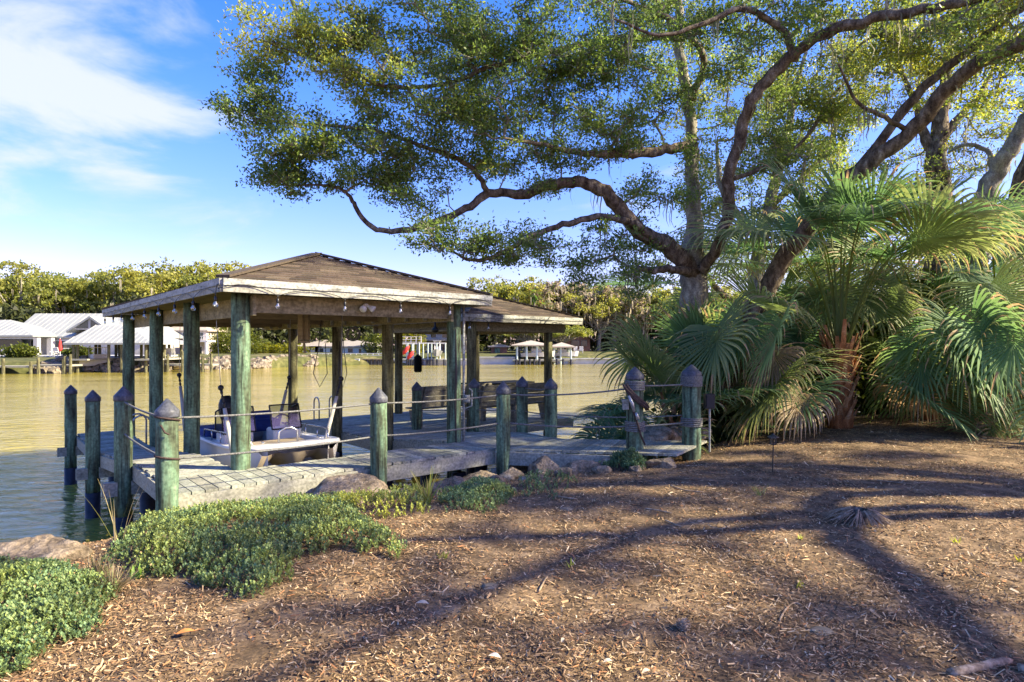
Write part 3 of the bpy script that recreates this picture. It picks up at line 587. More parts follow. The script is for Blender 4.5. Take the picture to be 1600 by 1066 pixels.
# ------------------------------------------------------------------ boat (x forward, y to port, z up from waterline of gunwale)
boat = empty('skiff', P(2.08, 5.15, -.01), 'small white skiff with blunt bow and blue canvas on the lift', 'boat')
fx = -V; fy = U       # bow towards the camera
def bp(x, y, z): return np.array(boat.location)+fx*x+fy*y+np.array((0, 0, z))
ks = [(-.0, .74, .0, -.50, -.42, -.52), (.8, .78, .0, -.52, -.42, -.55), (1.8, .80, .01, -.52, -.38, -.56), (2.5, .80, .04, -.50, -.28, -.54), (2.9, .78, .07, -.44, -.18, -.48), (3.15, .74, .09, -.34, -.10, -.36), (3.30, .68, .10, -.20, -.02, -.20), (3.38, .62, .11, .00, .02, .00)]
mb = MB(); sec = []
for x, w, g, b1, b2, b0_ in ks:
    h_ = [(w+.02, g), (w, g-.05), (w*.97, (g+b1)/2), (w*.90, b1), (w*.78, b1-.01), (w*.66, (b1+b2)/2), (w*.5, b2), (w*.33, b2-.02), (w*.15, (b2+b0_)/2), (0, b0_)]
    sec.append([(x, y, z) for y, z in h_]+[(x, -y, z) for y, z in h_[-2::-1]])
nsec = len(sec[0]); vs = [bp(*q_) for s_ in sec for q_ in s_]
side_ = [k for k in range(nsec-1) if k < 3 or k > nsec-5]
mb.add(vs, [(i_*nsec+k, i_*nsec+k+1, (i_+1)*nsec+k+1, (i_+1)*nsec+k) for i_ in range(len(ks)-1) for k in side_]+[tuple(range(nsec))])
mb.build('hull', M['hull'], boat, True)
mb = MB(); mb.add(vs, [(i_*nsec+k, i_*nsec+k+1, (i_+1)*nsec+k+1, (i_+1)*nsec+k) for i_ in range(len(ks)-1) for k in range(nsec-1) if k not in side_]); mb.build('hull_bottom', M['hullin'], boat, True)
mb = MB(); path = [(x, w, g) for x, w, g, *_ in ks]; ring = [bp(x, -w-.0, g) for x, w, g in path]+[bp(3.42, -.3, .12), bp(3.44, 0, .12), bp(3.42, .3, .12)]+[bp(x, w, g) for x, w, g in path[::-1]]
mb.tube(ring, .035, 8); mb.build('rub_rail', M['hull'], boat, True)
mb = MB()      # deck liner: gunwale tops, inner walls and floor
for s_ in (-1, 1):
    for (x0, w0, g0, *_), (x1, w1, g1_, *_) in zip(ks[:-1], ks[1:]):
        a = [bp(x0, s_*w0, g0+.02), bp(x1, s_*w1, g1_+.02), bp(x1, s_*(w1-.14), g1_+.02), bp(x0, s_*(w0-.14), g0+.02), bp(x1, s_*(w1-.16), -.28), bp(x0, s_*(w0-.16), -.28)]
        mb.add(a, [(0, 1, 2, 3), (3, 2, 4, 5)])
for x0, x1 in ((0, 1.8), (1.8, 2.9)): mb.add([bp(x0, -.62, -.28), bp(x1, -.62, -.28), bp(x1, .62, -.28), bp(x0, .62, -.28)], [(0, 1, 2, 3)])
mb.add([bp(2.85, -.7, .09), bp(3.4, -.6, .13), bp(3.4, .6, .13), bp(2.85, .7, .09), bp(2.85, -.6, -.28), bp(2.85, .6, -.28)], [(0, 1, 2, 3), (4, 0, 3, 5)])
mb.box(bp(.04, 0, -.08), (.06, 1.44, .2), (fx, fy, (0, 0, 1)))
mb.build('deck_liner', M['hull'], boat)
ax = (fx, fy, np.array((0, 0, 1)))
mb = MB(); mb.box(bp(.55, -.35, .06), (.85, .72, .16), ax); mb.box(bp(.55, .38, .12), (.55, .58, .22), ax); mb.box(bp(.30, .38, .25), (.14, .60, .20), ax); mb.box(bp(.85, -.5, .12), (.3, .4, .1), ax); 
o_ = mb.build('canvas_cover', M['blue'], boat); md = o_.modifiers.new('b', 'BEVEL'); md.width = .05; md.segments = 3
mb = MB(); mb.box(bp(1.65, -.42, -.06), (.4, .5, .46), ax); mb.box(bp(1.65, .42, -.06), (.4, .5, .46), ax); o_ = mb.build('console', M['hull'], boat); md = o_.modifiers.new('b', 'BEVEL'); md.width = .03
for s_, y0, y1 in ((-1, -.66, -.14), (1, .14, .66)):
    m_ = MB(); q = [bp(1.85, y0, .17), bp(1.85, y1, .17), bp(1.70, y1, .58), bp(1.70, y0, .58)]
    for a, b_ in zip(q, q[1:]+q[:1]): m_.tube([a, b_], .013, 6)
    ys_ = y0 if s_ < 0 else y1; q2 = [bp(1.85, ys_, .17), bp(1.70, ys_, .58), bp(1.40, ys_, .50), bp(1.38, ys_, .17)]
    for a, b_ in zip(q2, q2[1:]+q2[:1]): m_.tube([a, b_], .013, 6)
    w_ = m_.build('windshield_frame', M['black'], boat); m_ = MB(); m_.add(q, [(0, 1, 2, 3)]); m_.add(q2, [(0, 1, 2, 3)]); m_.build('pane', M['screen'], w_)
for s_ in (-1, 1):
    m_ = MB(); m_.tube([bp(.9, s_*.72, .03), bp(.95, s_*.72, .16), bp(2.4, s_*.72, .24), bp(2.95, s_*.66, .26), bp(3.1, s_*.60, .13)], .014, 7)
    for x in (1.4, 1.9, 2.4): m_.tube([bp(x, s_*.72, .02), bp(x, s_*.72, .20)], .011, 6)
    m_.build('grab_rail', M['steel'], boat, True)
m_ = MB(); m_.tube([bp(2.95, -.15, .10), bp(2.95, -.15, .28), bp(2.95, -.05, .33), bp(2.95, .05, .33), bp(2.95, .15, .28), bp(2.95, .15, .10)], .016, 7); m_.build('bow_handle', M['steel'], boat, True)
m_ = MB(); m_.box(bp(2.4, 0, .0), (.35, .9, .10), ax); m_.box(bp(2.4, 0, -.15), (.3, .5, .3), ax); m_.build('thwart_seat', M['hullin'], boat)
for zf in (.55, .72):
    for s_ in (-1, 1):
        m_ = MB(); m_.tube([bp(x, s_*(w*(.995-.05*zf)+.004), g+(b1-g)*(zf-.3)) for x, w, g, b1, *_ in ks[:6]], .007, 5); m_.build('hull_stripe', M['steelgrey'], boat, True)
for x, y in ((3.1, .45), (3.1, -.45), (.15, .66), (.15, -.66), (1.8, .72)): m_ = MB(); c = bp(x, y, .13 if x > 2 else .05); m_.tube([c-fx*.07+(0, 0, .03), c+fx*.07+(0, 0, .03)], .009, 6); m_.tube([c-fx*.02, c-fx*.02+(0, 0, .03)], .008, 6); m_.tube([c+fx*.02, c+fx*.02+(0, 0, .03)], .008, 6); m_.build('cleat', M['steel'], boat, True)
m_ = MB(); c = bp(1.72, .42, .24); m_.tube([c+fy*.15*math.cos(a)+np.array((0, 0, .15*math.sin(a)))-fx*.16 for a in np.linspace(0, 2*math.pi, 20)], .012, 6); m_.tube([c, c-fx*.16], .015, 6); m_.build('steering_wheel', M['black'], boat, True)
om = MB(); c = bp(-.22, 0, .38)
prof = [(-.24, .06), (-.2, .13), (-.05, .17), (.10, .165), (.20, .13), (.26, .05)]
om.tube([c+np.array((0, 0, z))-fx*0.1*(z) for z, r in prof], [r for z, r in prof], 14); mo = om.build('outboard_motor', M['black'], boat, True); tag(mo, 'dark outboard cowl tilted at the stern')
m_ = MB(); m_.tube([bp(-.20, 0, .16), bp(-.22, 0, -.2), bp(-.28, 0, -.55)], [.08, .06, .05], 10); m_.box(bp(-.28, 0, -.5), (.30, .16, .015), ax); m_.tube([bp(-.42, 0, -.62), bp(-.28, 0, -.62), bp(-.12, 0, -.62)], [.02, .05, .02], 8); m_.build('lower_unit', M['black'], mo, True)
m_ = MB(); m_.add([bp(3.2, -.76, .05)+(0, 0, .0)], []) if False else None
# lift
bl = empty('boat_lift', P(2.22, 3.5, -.8), 'cradle boat lift with pale guide poles around the white skiff', 'boat lift')
for v_ in (2.6, 4.7):
    m_ = MB(); m_.beam(P(1.2, v_, -.72), P(4.1, v_, -.72), .12, .16); m_.build('cradle_beam', M['steelgrey'], bl)
for u_ in (1.9, 2.6): m_ = MB(); m_.beam(P(u_, 1.9, -.60), P(u_, 5.2, -.60), .12, .06); m_.build('bunk', M['wood'], bl)
for (bx, by, tx, ty, Yb, Yt) in ((360, 688, 345, 606, 9.4, 9.6), (508, 690, 533, 592, 10.3, 10.5), (435, 662, 452, 590, 12.2, 12.5), (287, 650, 280, 586, 12.0, 12.3)):
    a = PX(bx, by, Yb); b_ = PX(tx, ty, Yt); lo = a+(a-b_)*.35; mid = a+(b_-a)*.72
    if ty == 606: mid = a+(b_-a)*.6
    m_ = MB(); m_.tube([lo, a, mid], [.038, .036, .028], 9); gp = m_.build('guide_pole', M['tube'], bl, True)
    m_ = MB(); m_.tube([mid, b_], .013, 6)
    for t_ in (.2, .5, .8): m_.tube([mid+(b_-mid)*(t_-.08), mid+(b_-mid)*(t_+.08)], .022, 7)
    m_.sphere(b_, .045, 10, 8); m_.build('hook_block', M['black'], gp, True)
    m_ = MB(); m_.tube([b_, (b_[0]-(.08 if tx == 345 else -.02), b_[1], 2.2)], .005, 5); m_.build('cable', M['steelgrey'], gp)
# ------------------------------------------------------------------ trees
def smooth_path(pts, per=4):
    pts = np.array(pts, float); out_ = []; n = len(pts)
    for i in range(n-1):
        p0, p1, p2, p3 = pts[max(i-1, 0)], pts[i], pts[i+1], pts[min(i+2, n-1)]
        for t_ in np.arange(per)/per: out_.append(.5*((2*p1)+(-p0+p2)*t_+(2*p0-5*p1+4*p2-p3)*t_*t_+(-p0+3*p1-3*p2+p3)*t_**3))
    out_.append(pts[-1]); return np.array(out_)
def leafcards(cent, Ln, Wd, r_, up=.35, droop=0):
    n = len(cent); d = r_.normal(size=(n, 3)); d[:, 2] += up-droop; d /= np.linalg.norm(d, axis=1)[:, None]
    q = r_.normal(size=(n, 3)); q[:, 2] += .8; s = np.cross(d, q); s /= np.linalg.norm(s, axis=1)[:, None]+1e-9; nn = np.cross(s, d)
    l = (Ln*r_.uniform(.7, 1.3, n))[:, None]; w = (Wd*r_.uniform(.7, 1.3, n))[:, None]
    v = np.stack([cent, cent+d*l*.5+s*w*.5+nn*w*.15, cent+d*l, cent+d*l*.5-s*w*.5+nn*w*.15], 1).reshape(-1, 3)
    return v, np.arange(n*4).reshape(n, 4)
def moss_strands(r_, anchors, lmin, lmax, w):
    vs = []; n_ = 0; fs = []
    for a in anchors:
        for k in range(4):
            p = a+r_.normal(size=3)*.06; ln = r_.uniform(lmin, lmax); seg = 4; an = r_.uniform(0, 3.14); sd = np.array((math.cos(an), math.sin(an), 0))
            for i in range(seg+1):
                ww = w*(1-(i/seg)**2*.9)*r_.uniform(.6, 1.2); c = p+np.array((r_.normal()*.02, r_.normal()*.02, -ln*i/seg)); vs += [c-sd*ww/2, c+sd*ww/2]
            fs += [(n_+2*i, n_+2*i+1, n_+2*i+3, n_+2*i+2) for i in range(seg)]; n_ += 2*(seg+1)
    return np.array(vs), np.array(fs)
def build_tree(name, label, cat, base, limbs, masses, seed, leafn=240, leafL=.06, leafW=.026, clr=.36, mats=('bark', 'leaf'), group=None, moss=0, colfn=None):
    """limbs: list of (points, radii, label); masses: (centre, radii, clumps, tone)"""
    r_ = np.random.default_rng(seed); random.seed(seed)
    root = empty(name, base, label, cat, group)
    nodes = []; par = []; rad = []
    for k, (pts, rs, lab) in enumerate(limbs):
        sp = smooth_path(pts, 5); rr = np.interp(np.linspace(0, 1, len(sp)), np.linspace(0, 1, len(rs)), rs)
        wob = r_.normal(size=sp.shape)*np.minimum(rr, .1)[:, None]*.22; wob[0] = 0; sp = sp+wob
        mb = MB(); mb.tube(sp, rr, 14 if rr[0] > .1 else 9, jit=.10); lo = mb.build('trunk' if k == 0 else 'limb', M[lab or mats[0]], root, True)
        for i in range(len(sp)): nodes.append(sp[i]); par.append(len(nodes)-2 if i else -1); rad.append(rr[i])
    nn0 = len(nodes); tg = []; tone = []
    for c, rd, cnt, tn in masses:
        c = np.array(c); rd = np.array(rd); k = 0
        while k < cnt:
            q = r_.uniform(-1, 1, 3)
            if q@q > 1: continue
            k += 1; tg.append(c+q*rd); tone.append(tn)
    tg = np.array(tg); tone = np.array(tone); N0 = np.array(nodes); dd = np.array([np.min(np.linalg.norm(N0-t_, axis=1)) for t_ in tg]); order = np.argsort(dd)
    nodes = list(nodes); arr = np.zeros((60000, 3)); arr[:len(nodes)] = nodes; cnt = len(nodes); thick = list(rad); edges = []
    child_w = {}
    for ti in order:
        t_ = tg[ti]; d = np.linalg.norm(arr[:cnt]-t_, axis=1); j = int(np.argmin(d)); L_ = d[j]
        seg = max(2, int(L_/.30)); a = arr[j].copy(); prev = j; side = r_.normal(size=3)*L_*.12; side[2] += -.08*L_
        for s_ in range(1, seg+1):
            f_ = s_/seg; q = a+(t_-a)*f_+side*math.sin(f_*math.pi)+r_.normal(size=3)*.035
            if s_ == seg: q = t_
            arr[cnt] = q; par.append(prev); prev = cnt; cnt += 1
        child_w[prev] = 1
    w = np.zeros(cnt); 
    for k_ in child_w: w[k_] += 1
    for i in range(cnt-1, nn0-1, -1):
        if par[i] >= 0: w[par[i]] += w[i]
    tr = .0095*np.power(np.maximum(w, 1), .44)
    # branch tubes, chain by chain
    kids = {}
    for i in range(nn0, cnt): kids.setdefault(par[i], []).append(i)
    mb = MB(); seen = set()
    for i in range(nn0, cnt):
        p_ = par[i]
        if p_ < nn0 or kids[p_][0] != i:
            ch = [p_, i]; j = i
            while j in kids: j = kids[j][0]; ch.append(j)
            rr = [tr[c_] for c_ in ch]; rr[0] = rr[1]*1.15; rr[-1] = .004
            mb.tube([arr[c_] for c_ in ch], rr, 5, cap=False)
    tips = tg; tv = []
    # twigs in each clump
    lc = []; lt = []
    for k, c in enumerate(tips):
        nt_ = 9; 
        for q in range(nt_):
            d = r_.normal(size=3); d[2] = abs(d[2])*.5-.12; d /= np.linalg.norm(d); e = c+d*clr*r_.uniform(.6, 1.15)
            mb.tube([c, (c+e)/2+r_.normal(size=3)*.03, e], [.005, .004, .002], 3, cap=False)
            m_ = leafn//nt_; s_ = r_.uniform(.25, 1.08, m_)[:, None]; lc.append(c+(e-c)*s_+r_.normal(size=(m_, 3))*.055*clr/.38); lt.append(np.full(m_, tone[k]+r_.normal()*.06))
    mb.build('twigs', M['bark_pale'], root, False)
    lc = np.concatenate(lc); lt = np.concatenate(lt)+r_.normal(size=len(lc))*.10
    v, f = leafcards(lc, leafL, leafW, r_)
    t_ = np.clip(lt, 0, 1)[:, None]; dark = np.array((.065, .12, .035)); mid = np.array((.135, .20, .055)); yel = np.array((.38, .36, .065))
    col = np.where(t_ < .5, dark+(mid-dark)*t_*2, mid+(yel-mid)*(t_-.5)*2)*r_.uniform(.7, 1.3, (len(lc), 1))
    arr_mesh('crown', v, f, M[mats[1]], col, root)
    if moss:
        ok_ = np.where((arr[:cnt, 0] > 1.2) & (arr[:cnt, 2] > 2))[0]; idx = r_.choice(ok_, moss); v, f = moss_strands(r_, arr[idx], .15, .7, .03); g = r_.uniform(.7, 1.2, (len(f), 1)); o_ = arr_mesh('hanging_moss', v, f, M['moss'], np.array((.22, .22, .16))*g, root); o_['kind'] = 'stuff'
    return root
def ML(cx, cy, rx, ry, Yd, rY, n, tone):    # a foliage mass around a point in space
    k = Yd/F; return (PX(cx, cy, Yd), (rx*k, rY, ry*k), n, tone)
def LB(pts, rs, mat=None): return ([PX(*p) for p in pts], rs, mat)
limbs = [
 LB([(1085, 700, 13.6), (1088, 560, 13.6), (1084, 450, 13.5), (1082, 400, 13.5), (1084, 330, 13.5), (1080, 240, 13.6), (1074, 150, 13.8), (1062, 80, 14.0), (1058, 0, 14.2), (1050, -120, 14.4)], [.34, .31, .28, .24, .16, .135, .12, .105, .09, .06], 'bark_pale'),
 LB([(1085, 425, 13.4), (1045, 388, 13.1), (1000, 362, 12.8), (968, 325, 12.6), (940, 298, 12.4), (900, 285, 12.3), (860, 290, 12.2), (815, 303, 12.1), (762, 302, 12.0), (728, 326, 11.9), (690, 343, 11.8), (650, 356, 11.7), (600, 361, 11.6), (570, 346, 11.5), (553, 318, 11.5), (540, 300, 11.5), (515, 290, 11.4), (450, 290, 11.3)], [0.2, 0.185, 0.17, 0.155, 0.133, 0.111, 0.104, 0.0962, 0.0814, 0.074, 0.0666, 0.0629, 0.0518, 0.0444, 0.0407, 0.0296, 0.0222, 0.0111]),
 LB([(1030, 380, 12.9), (985, 348, 12.4), (940, 340, 12.0), (890, 348, 11.7), (840, 365, 11.4), (800, 388, 11.2), (760, 405, 11.1), (730, 405, 11.0), (695, 385, 10.9)], [0.0962, 0.074, 0.0666, 0.0592, 0.0518, 0.0444, 0.037, 0.0296, 0.0111]),
 LB([(1095, 425, 13.2), (1122, 385, 12.8), (1138, 330, 12.4), (1140, 270, 12.1), (1162, 200, 11.8), (1178, 150, 11.5), (1225, 100, 11.2), (1262, 68, 10.9), (1320, 40, 10.5), (1400, 22, 10.0), (1500, 5, 9.5), (1640, -30, 9.0)], [0.111, 0.122, 0.115, 0.111, 0.111, 0.111, 0.104, 0.0962, 0.0888, 0.0814, 0.074, 0.0518]),
 LB([(1238, 92, 11.1), (1222, 48, 11.0), (1160, 15, 10.8), (1090, 40, 10.6), (1030, 55, 10.4), (960, 30, 10.2)], [0.074, 0.0629, 0.0518, 0.037, 0.0296, 0.0148]),
 LB([(1110, 640, 13.4), (1165, 520, 13.0), (1215, 420, 12.6), (1290, 320, 12.0), (1350, 262, 11.6), (1412, 215, 11.2), (1465, 155, 10.8), (1530, 100, 10.3), (1610, 60, 9.8), (1720, 10, 9.0), (1850, -60, 8.0)], [0.281, 0.222, 0.185, 0.148, 0.141, 0.133, 0.126, 0.122, 0.118, 0.104, 0.074]),
 LB([(1330, 280, 11.8), (1400, 190, 11.6), (1452, 130, 11.4), (1500, 90, 11.2), (1560, 40, 11.0), (1640, -20, 10.7)], [0.0962, 0.0888, 0.0814, 0.074, 0.0666, 0.0444]),
 LB([(1378, 52, 11.4), (1420, 55, 11.4), (1470, 35, 11.4), (1520, 10, 11.3), (1540, -40, 11.2)], [0.0814, 0.0962, 0.0888, 0.074, 0.0518], 'bark_pale'),
 LB([(1082, 225, 13.5), (1055, 232, 13.0), (1010, 238, 12.6), (960, 240, 12.2), (900, 238, 11.8), (840, 225, 11.4), (780, 215, 11.1)], [0.111, 0.104, 0.0962, 0.0814, 0.0592, 0.037, 0.0148]),
 LB([(1085, 424, 13.3), (1050, 420, 12.9), (1020, 423, 12.7), (996, 418, 12.6)], [0.104, 0.0814, 0.074, 0.0555]),
 LB([(1076, 170, 13.6), (1095, 120, 13.2), (1098, 85, 12.9), (1060, 40, 12.4), (1000, 10, 12.0), (920, -20, 11.5)], [0.0962, 0.074, 0.0666, 0.0592, 0.0444, 0.0222]),
 LB([(762, 303, 12.0), (742, 268, 11.8), (708, 245, 11.7), (650, 225, 11.5), (590, 205, 11.3), (500, 195, 11.1), (430, 190, 10.9), (350, 160, 10.8)], [0.0592, 0.0518, 0.0444, 0.037, 0.0333, 0.0259, 0.0185, 0.0074]),
 LB([(1060, 60, 13.4), (960, 60, 12.6), (860, 80, 12.0), (780, 100, 11.6), (700, 130, 11.3), (600, 135, 11.0), (540, 105, 10.9), (470, 85, 10.8), (400, 60, 10.7)], [0.074, 0.0666, 0.0555, 0.0444, 0.037, 0.0296, 0.0222, 0.0148, 0.0074]),
 LB([(1142, 280, 12.2), (1200, 260, 12.4), (1260, 215, 12.8), (1300, 150, 13.0), (1340, 110, 13.2)], [0.0518, 0.0444, 0.037, 0.0296, 0.0148]),
 LB([(1420, 205, 11.2), (1375, 180, 11.0), (1340, 160, 10.9), (1310, 100, 10.6)], [0.0518, 0.037, 0.0296, 0.0148]),
]
ma = [ML(440, 70, 75, 42, 10.8, .9, 13, .72), ML(560, 95, 90, 60, 11.0, 1.0, 22, .60), ML(520, 50, 60, 30, 11.0, .8, 9, .55), ML(415, 130, 35, 25, 10.8, .5, 5, .4),
 ML(400, 178, 55, 22, 10.8, .6, 8, .35), ML(470, 215, 80, 45, 11.0, .9, 18, .42), ML(450, 282, 58, 28, 11.3, .7, 13, .34), ML(560, 250, 90, 50, 11.4, 1.0, 20, .45),
 ML(650, 190, 90, 70, 11.4, 1.1, 26, .50), ML(640, 300, 70, 40, 11.7, .8, 12, .32), ML(700, 60, 110, 65, 11.4, 1.3, 34, .40), ML(800, 130, 120, 80, 11.5, 1.4, 40, .38),
 ML(760, 225, 110, 60, 11.8, 1.2, 26, .45), ML(900, 60, 120, 75, 11.6, 1.5, 40, .30), ML(930, 180, 110, 80, 12.2, 1.4, 32, .40), ML(870, 270, 90, 40, 12.2, 1.0, 10, .45),
 ML(700, 375, 60, 22, 11.0, .6, 7, .35), ML(770, 395, 65, 22, 11.1, .6, 9, .42), ML(850, 385, 60, 30, 11.6, .8, 7, .4), ML(960, 390, 60, 45, 12.6, .9, 9, .38), ML(905, 425, 30, 30, 12.4, .5, 4, .35), ML(985, 440, 35, 25, 12.4, .5, 4, .38),
 ML(1050, 60, 100, 75, 12.5, 1.4, 26, .30), ML(1040, 190, 80, 70, 12.8, 1.2, 14, .30), ML(1190, 70, 110, 70, 11.6, 1.3, 22, .34), ML(1230, 230, 110, 80, 13.0, 1.0, 30, .45), ML(1030, 310, 70, 50, 13.2, .8, 9, .4),
 ML(1360, 100, 100, 75, 12.2, 1.3, 20, .62), ML(1510, 50, 110, 60, 11.5, 1.3, 22, .74), ML(1540, 150, 70, 45, 11.5, .9, 8, .6), ML(1330, 20, 120, 40, 11.0, 1.3, 18, .5), ML(1600, 20, 80, 60, 10.5, 1.2, 14, .6),
 # crown above the frame
 (np.array((-1.5, 11.5, 9.8)), (3.2, 2.2, .9), 34, .45), (np.array((2.0, 11.5, 10.4)), (3.2, 2.6, 1.2), 50, .5), (np.array((6.5, 11.0, 10.0)), (3.2, 2.6, 1.2), 40, .5), (np.array((10.5, 9.5, 8.8)), (2.2, 2.2, 1.0), 18, .5),
 (np.array((5.0, 14.5, 10.0)), (3.5, 1.6, 1.6), 26, .5)]
ma = [(c_, r_d, int(n_*1.3) if k_ < 22 else int(n_*1.35), t_) for k_, (c_, r_d, n_, t_) in enumerate(ma)]
build_tree('oak_tree', 'large spreading live oak with twisting limbs reaching over the boathouse', 'tree', (3.9, 13.5, 0), limbs, ma, 11, leafn=230, leafL=.070, leafW=.033, clr=.44, moss=150)
# trees behind and beside the palms
def RT(label, limbs_, masses_, seed, **k): return build_tree('shoreline_tree', label, 'tree', limbs_[0][0][0]*np.array((1, 1, 0)), limbs_, masses_, seed, group='trees on the near shore behind the palms', **k)
RT('upright grey-trunked tree with forked top behind the big palm', [LB([(1470, 620, 17), (1466, 400, 17), (1465, 300, 17), (1462, 240, 17), (1470, 190, 17), (1478, 120, 17.2), (1490, 20, 17.5)], [.38, .33, .30, .26, .2, .14, .06]),
   LB([(1464, 250, 17), (1445, 210, 17), (1430, 160, 16.8), (1400, 90, 16.6)], [.15, .12, .09, .03]), LB([(1465, 230, 17), (1500, 180, 17), (1530, 150, 17), (1560, 90, 17)], [.12, .10, .07, .03])],
   [ML(1400, 120, 110, 80, 16.8, 1.6, 34, .55), ML(1500, 60, 90, 80, 17.2, 1.6, 30, .6), ML(1420, 270, 70, 50, 17.5, 1.2, 18, .5), ML(1530, 220, 70, 60, 17, 1.2, 18, .6)], 21, leafn=150, leafL=.09, leafW=.04, clr=.55, moss=60)
RT('grey tree leaning right above the rightmost palm fronds', [LB([(1500, 640, 15), (1520, 420, 15), (1530, 330, 14.8), (1552, 280, 14.6), (1575, 240, 14.4), (1598, 200, 14.2), (1640, 130, 14)], [.34, .30, .24, .2, .18, .16, .1], 'bark_pale'),
   LB([(1555, 285, 14.6), (1545, 240, 14.8), (1510, 225, 15), (1480, 240, 15.2)], [.08, .06, .045, .02], 'bark_pale')],
   [ML(1590, 120, 70, 60, 14.2, 1.2, 10, .62), ML(1560, 200, 60, 60, 15, 1.2, 8, .6), ML(1660, 120, 80, 90, 14, 1.4, 14, .5)], 22, leafn=150, leafL=.08, leafW=.035, clr=.45, moss=30)
RT('thick mossy trunk at the right edge behind the palms', [LB([(1590, 640, 15.5), (1588, 480, 15.5), (1592, 380, 15.5), (1615, 250, 15.5), (1660, 120, 15.5)], [.42, .38, .34, .3, .2])], [ML(1700, 100, 90, 90, 15, 1.5, 14, .5)], 23, leafn=150, leafL=.08, leafW=.035, clr=.5)
RT('slender pale tree with loose leaves seen behind the oak trunk', [LB([(1190, 640, 20), (1180, 450, 20), (1200, 330, 20), (1230, 200, 20), (1260, 80, 20)], [.3, .26, .2, .12, .05], 'bark_pale'), LB([(1190, 380, 20), (1130, 300, 20), (1120, 220, 20)], [.14, .1, .04], 'bark_pale'), LB([(1205, 320, 20), (1280, 250, 20), (1320, 170, 20), (1350, 120, 20)], [.12, .09, .06, .03], 'bark_pale')],
   [ML(1150, 280, 110, 90, 20, 2, 46, .5), ML(1260, 180, 110, 100, 20, 2, 54, .58), ML(1280, 330, 120, 60, 20, 2, 34, .45), ML(1020, 420, 80, 50, 20, 1.5, 14, .4), ML(1120, 400, 70, 50, 20, 1.5, 16, .4), ML(1100, 120, 110, 100, 20, 2, 34, .55), ML(1330, 100, 110, 90, 20, 2, 34, .65)], 24, leafn=170, leafL=.11, leafW=.05, clr=.62, moss=90)
RT('bushy evergreen closing the gap behind the left palmetto', [LB([(1240, 640, 24), (1250, 500, 24), (1300, 420, 24), (1330, 330, 24)], [.4, .3, .2, .1]), LB([(1240, 560, 24), (1150, 480, 24), (1100, 430, 24)], [.2, .15, .06])],
   [ML(1120, 480, 100, 60, 24, 2, 20, .35), ML(1250, 440, 110, 80, 24, 2, 24, .4), ML(1400, 420, 110, 90, 24, 2, 24, .5), ML(1540, 430, 90, 90, 24, 2, 20, .55)], 25, leafn=170, leafL=.14, leafW=.07, clr=.8)
# unseen oak added on the right; limbs and crown placed to shade the yard
RT('unseen oak added beyond the right edge to cast shade on the yard', [([np.array(q) for q in ((12.5, 6.2, 0), (12.3, 6.1, 2.0), (12.0, 6.2, 4.0), (11.6, 6.4, 6.5), (11.0, 6.0, 8.5))], [.45, .40, .34, .25, .12], None),
   ([np.array(q) for q in ((12.2, 6.1, 3.0), (10.6, 5.2, 4.2), (9.0, 4.6, 5.1), (7.6, 4.2, 5.9), (6.4, 3.4, 6.4))], [.2, .13, .10, .07, .03], None),
   ([np.array(q) for q in ((12.1, 6.2, 3.4), (10.8, 7.6, 4.5), (9.4, 8.6, 5.6), (7.8, 9.0, 6.6))], [.24, .19, .15, .08], None),
   ([np.array(q) for q in ((12.2, 6.1, 3.4), (10.6, 5.9, 4.9), (10.0, 4.6, 5.0), (9.9, 3.0, 5.1), (9.7, 1.0, 5.3), (9.6, -1.0, 5.8))], [.22, .14, .12, .11, .10, .06], None),
   ([np.array(q) for q in ((10.9, 5.4, 4.5), (9.4, 4.9, 5.3), (8.4, 3.8, 5.6), (7.7, 2.4, 6.0), (7.0, 1.0, 6.5))], [.13, .09, .07, .06, .04], None),
   ([np.array(q) for q in ((12.0, 6.2, 4.0), (12.5, 4.0, 5.0), (12.8, 2.0, 6.2))], [.22, .18, .10], None)],
   [(np.array((11.8, 7.7, 6.9)), (4.6, 1.5, .8), 95, .4), (np.array((11.0, 7.0, 5.6)), (3.5, 1.0, .6), 42, .4), (np.array((10.4, 4.6, 6.6)), (4.2, 3.2, .7), 44, .4), (np.array((8.5, 8.6, 6.6)), (2.6, 1.5, .9), 34, .4), (np.array((10.6, 6.0, 7.6)), (2.6, 1.4, .9), 22, .4), (np.array((11.5, 9.5, 7.8)), (2.8, 2.0, 1.2), 18, .4), (np.array((9.2, 5.6, 6.2)), (3.2, .5, .5), 22, .4), (np.array((7.2, 3.6, 6.6)), (2.4, .9, .5), 9, .4), (np.array((9.0, 2.0, 6.2)), (1.6, 1.2, .5), 8, .4), (np.array((12.0, 2.0, 7.0)), (2.0, 1.0, .8), 14, .4)], 26, leafn=200, leafL=.075, leafW=.034, clr=.45)
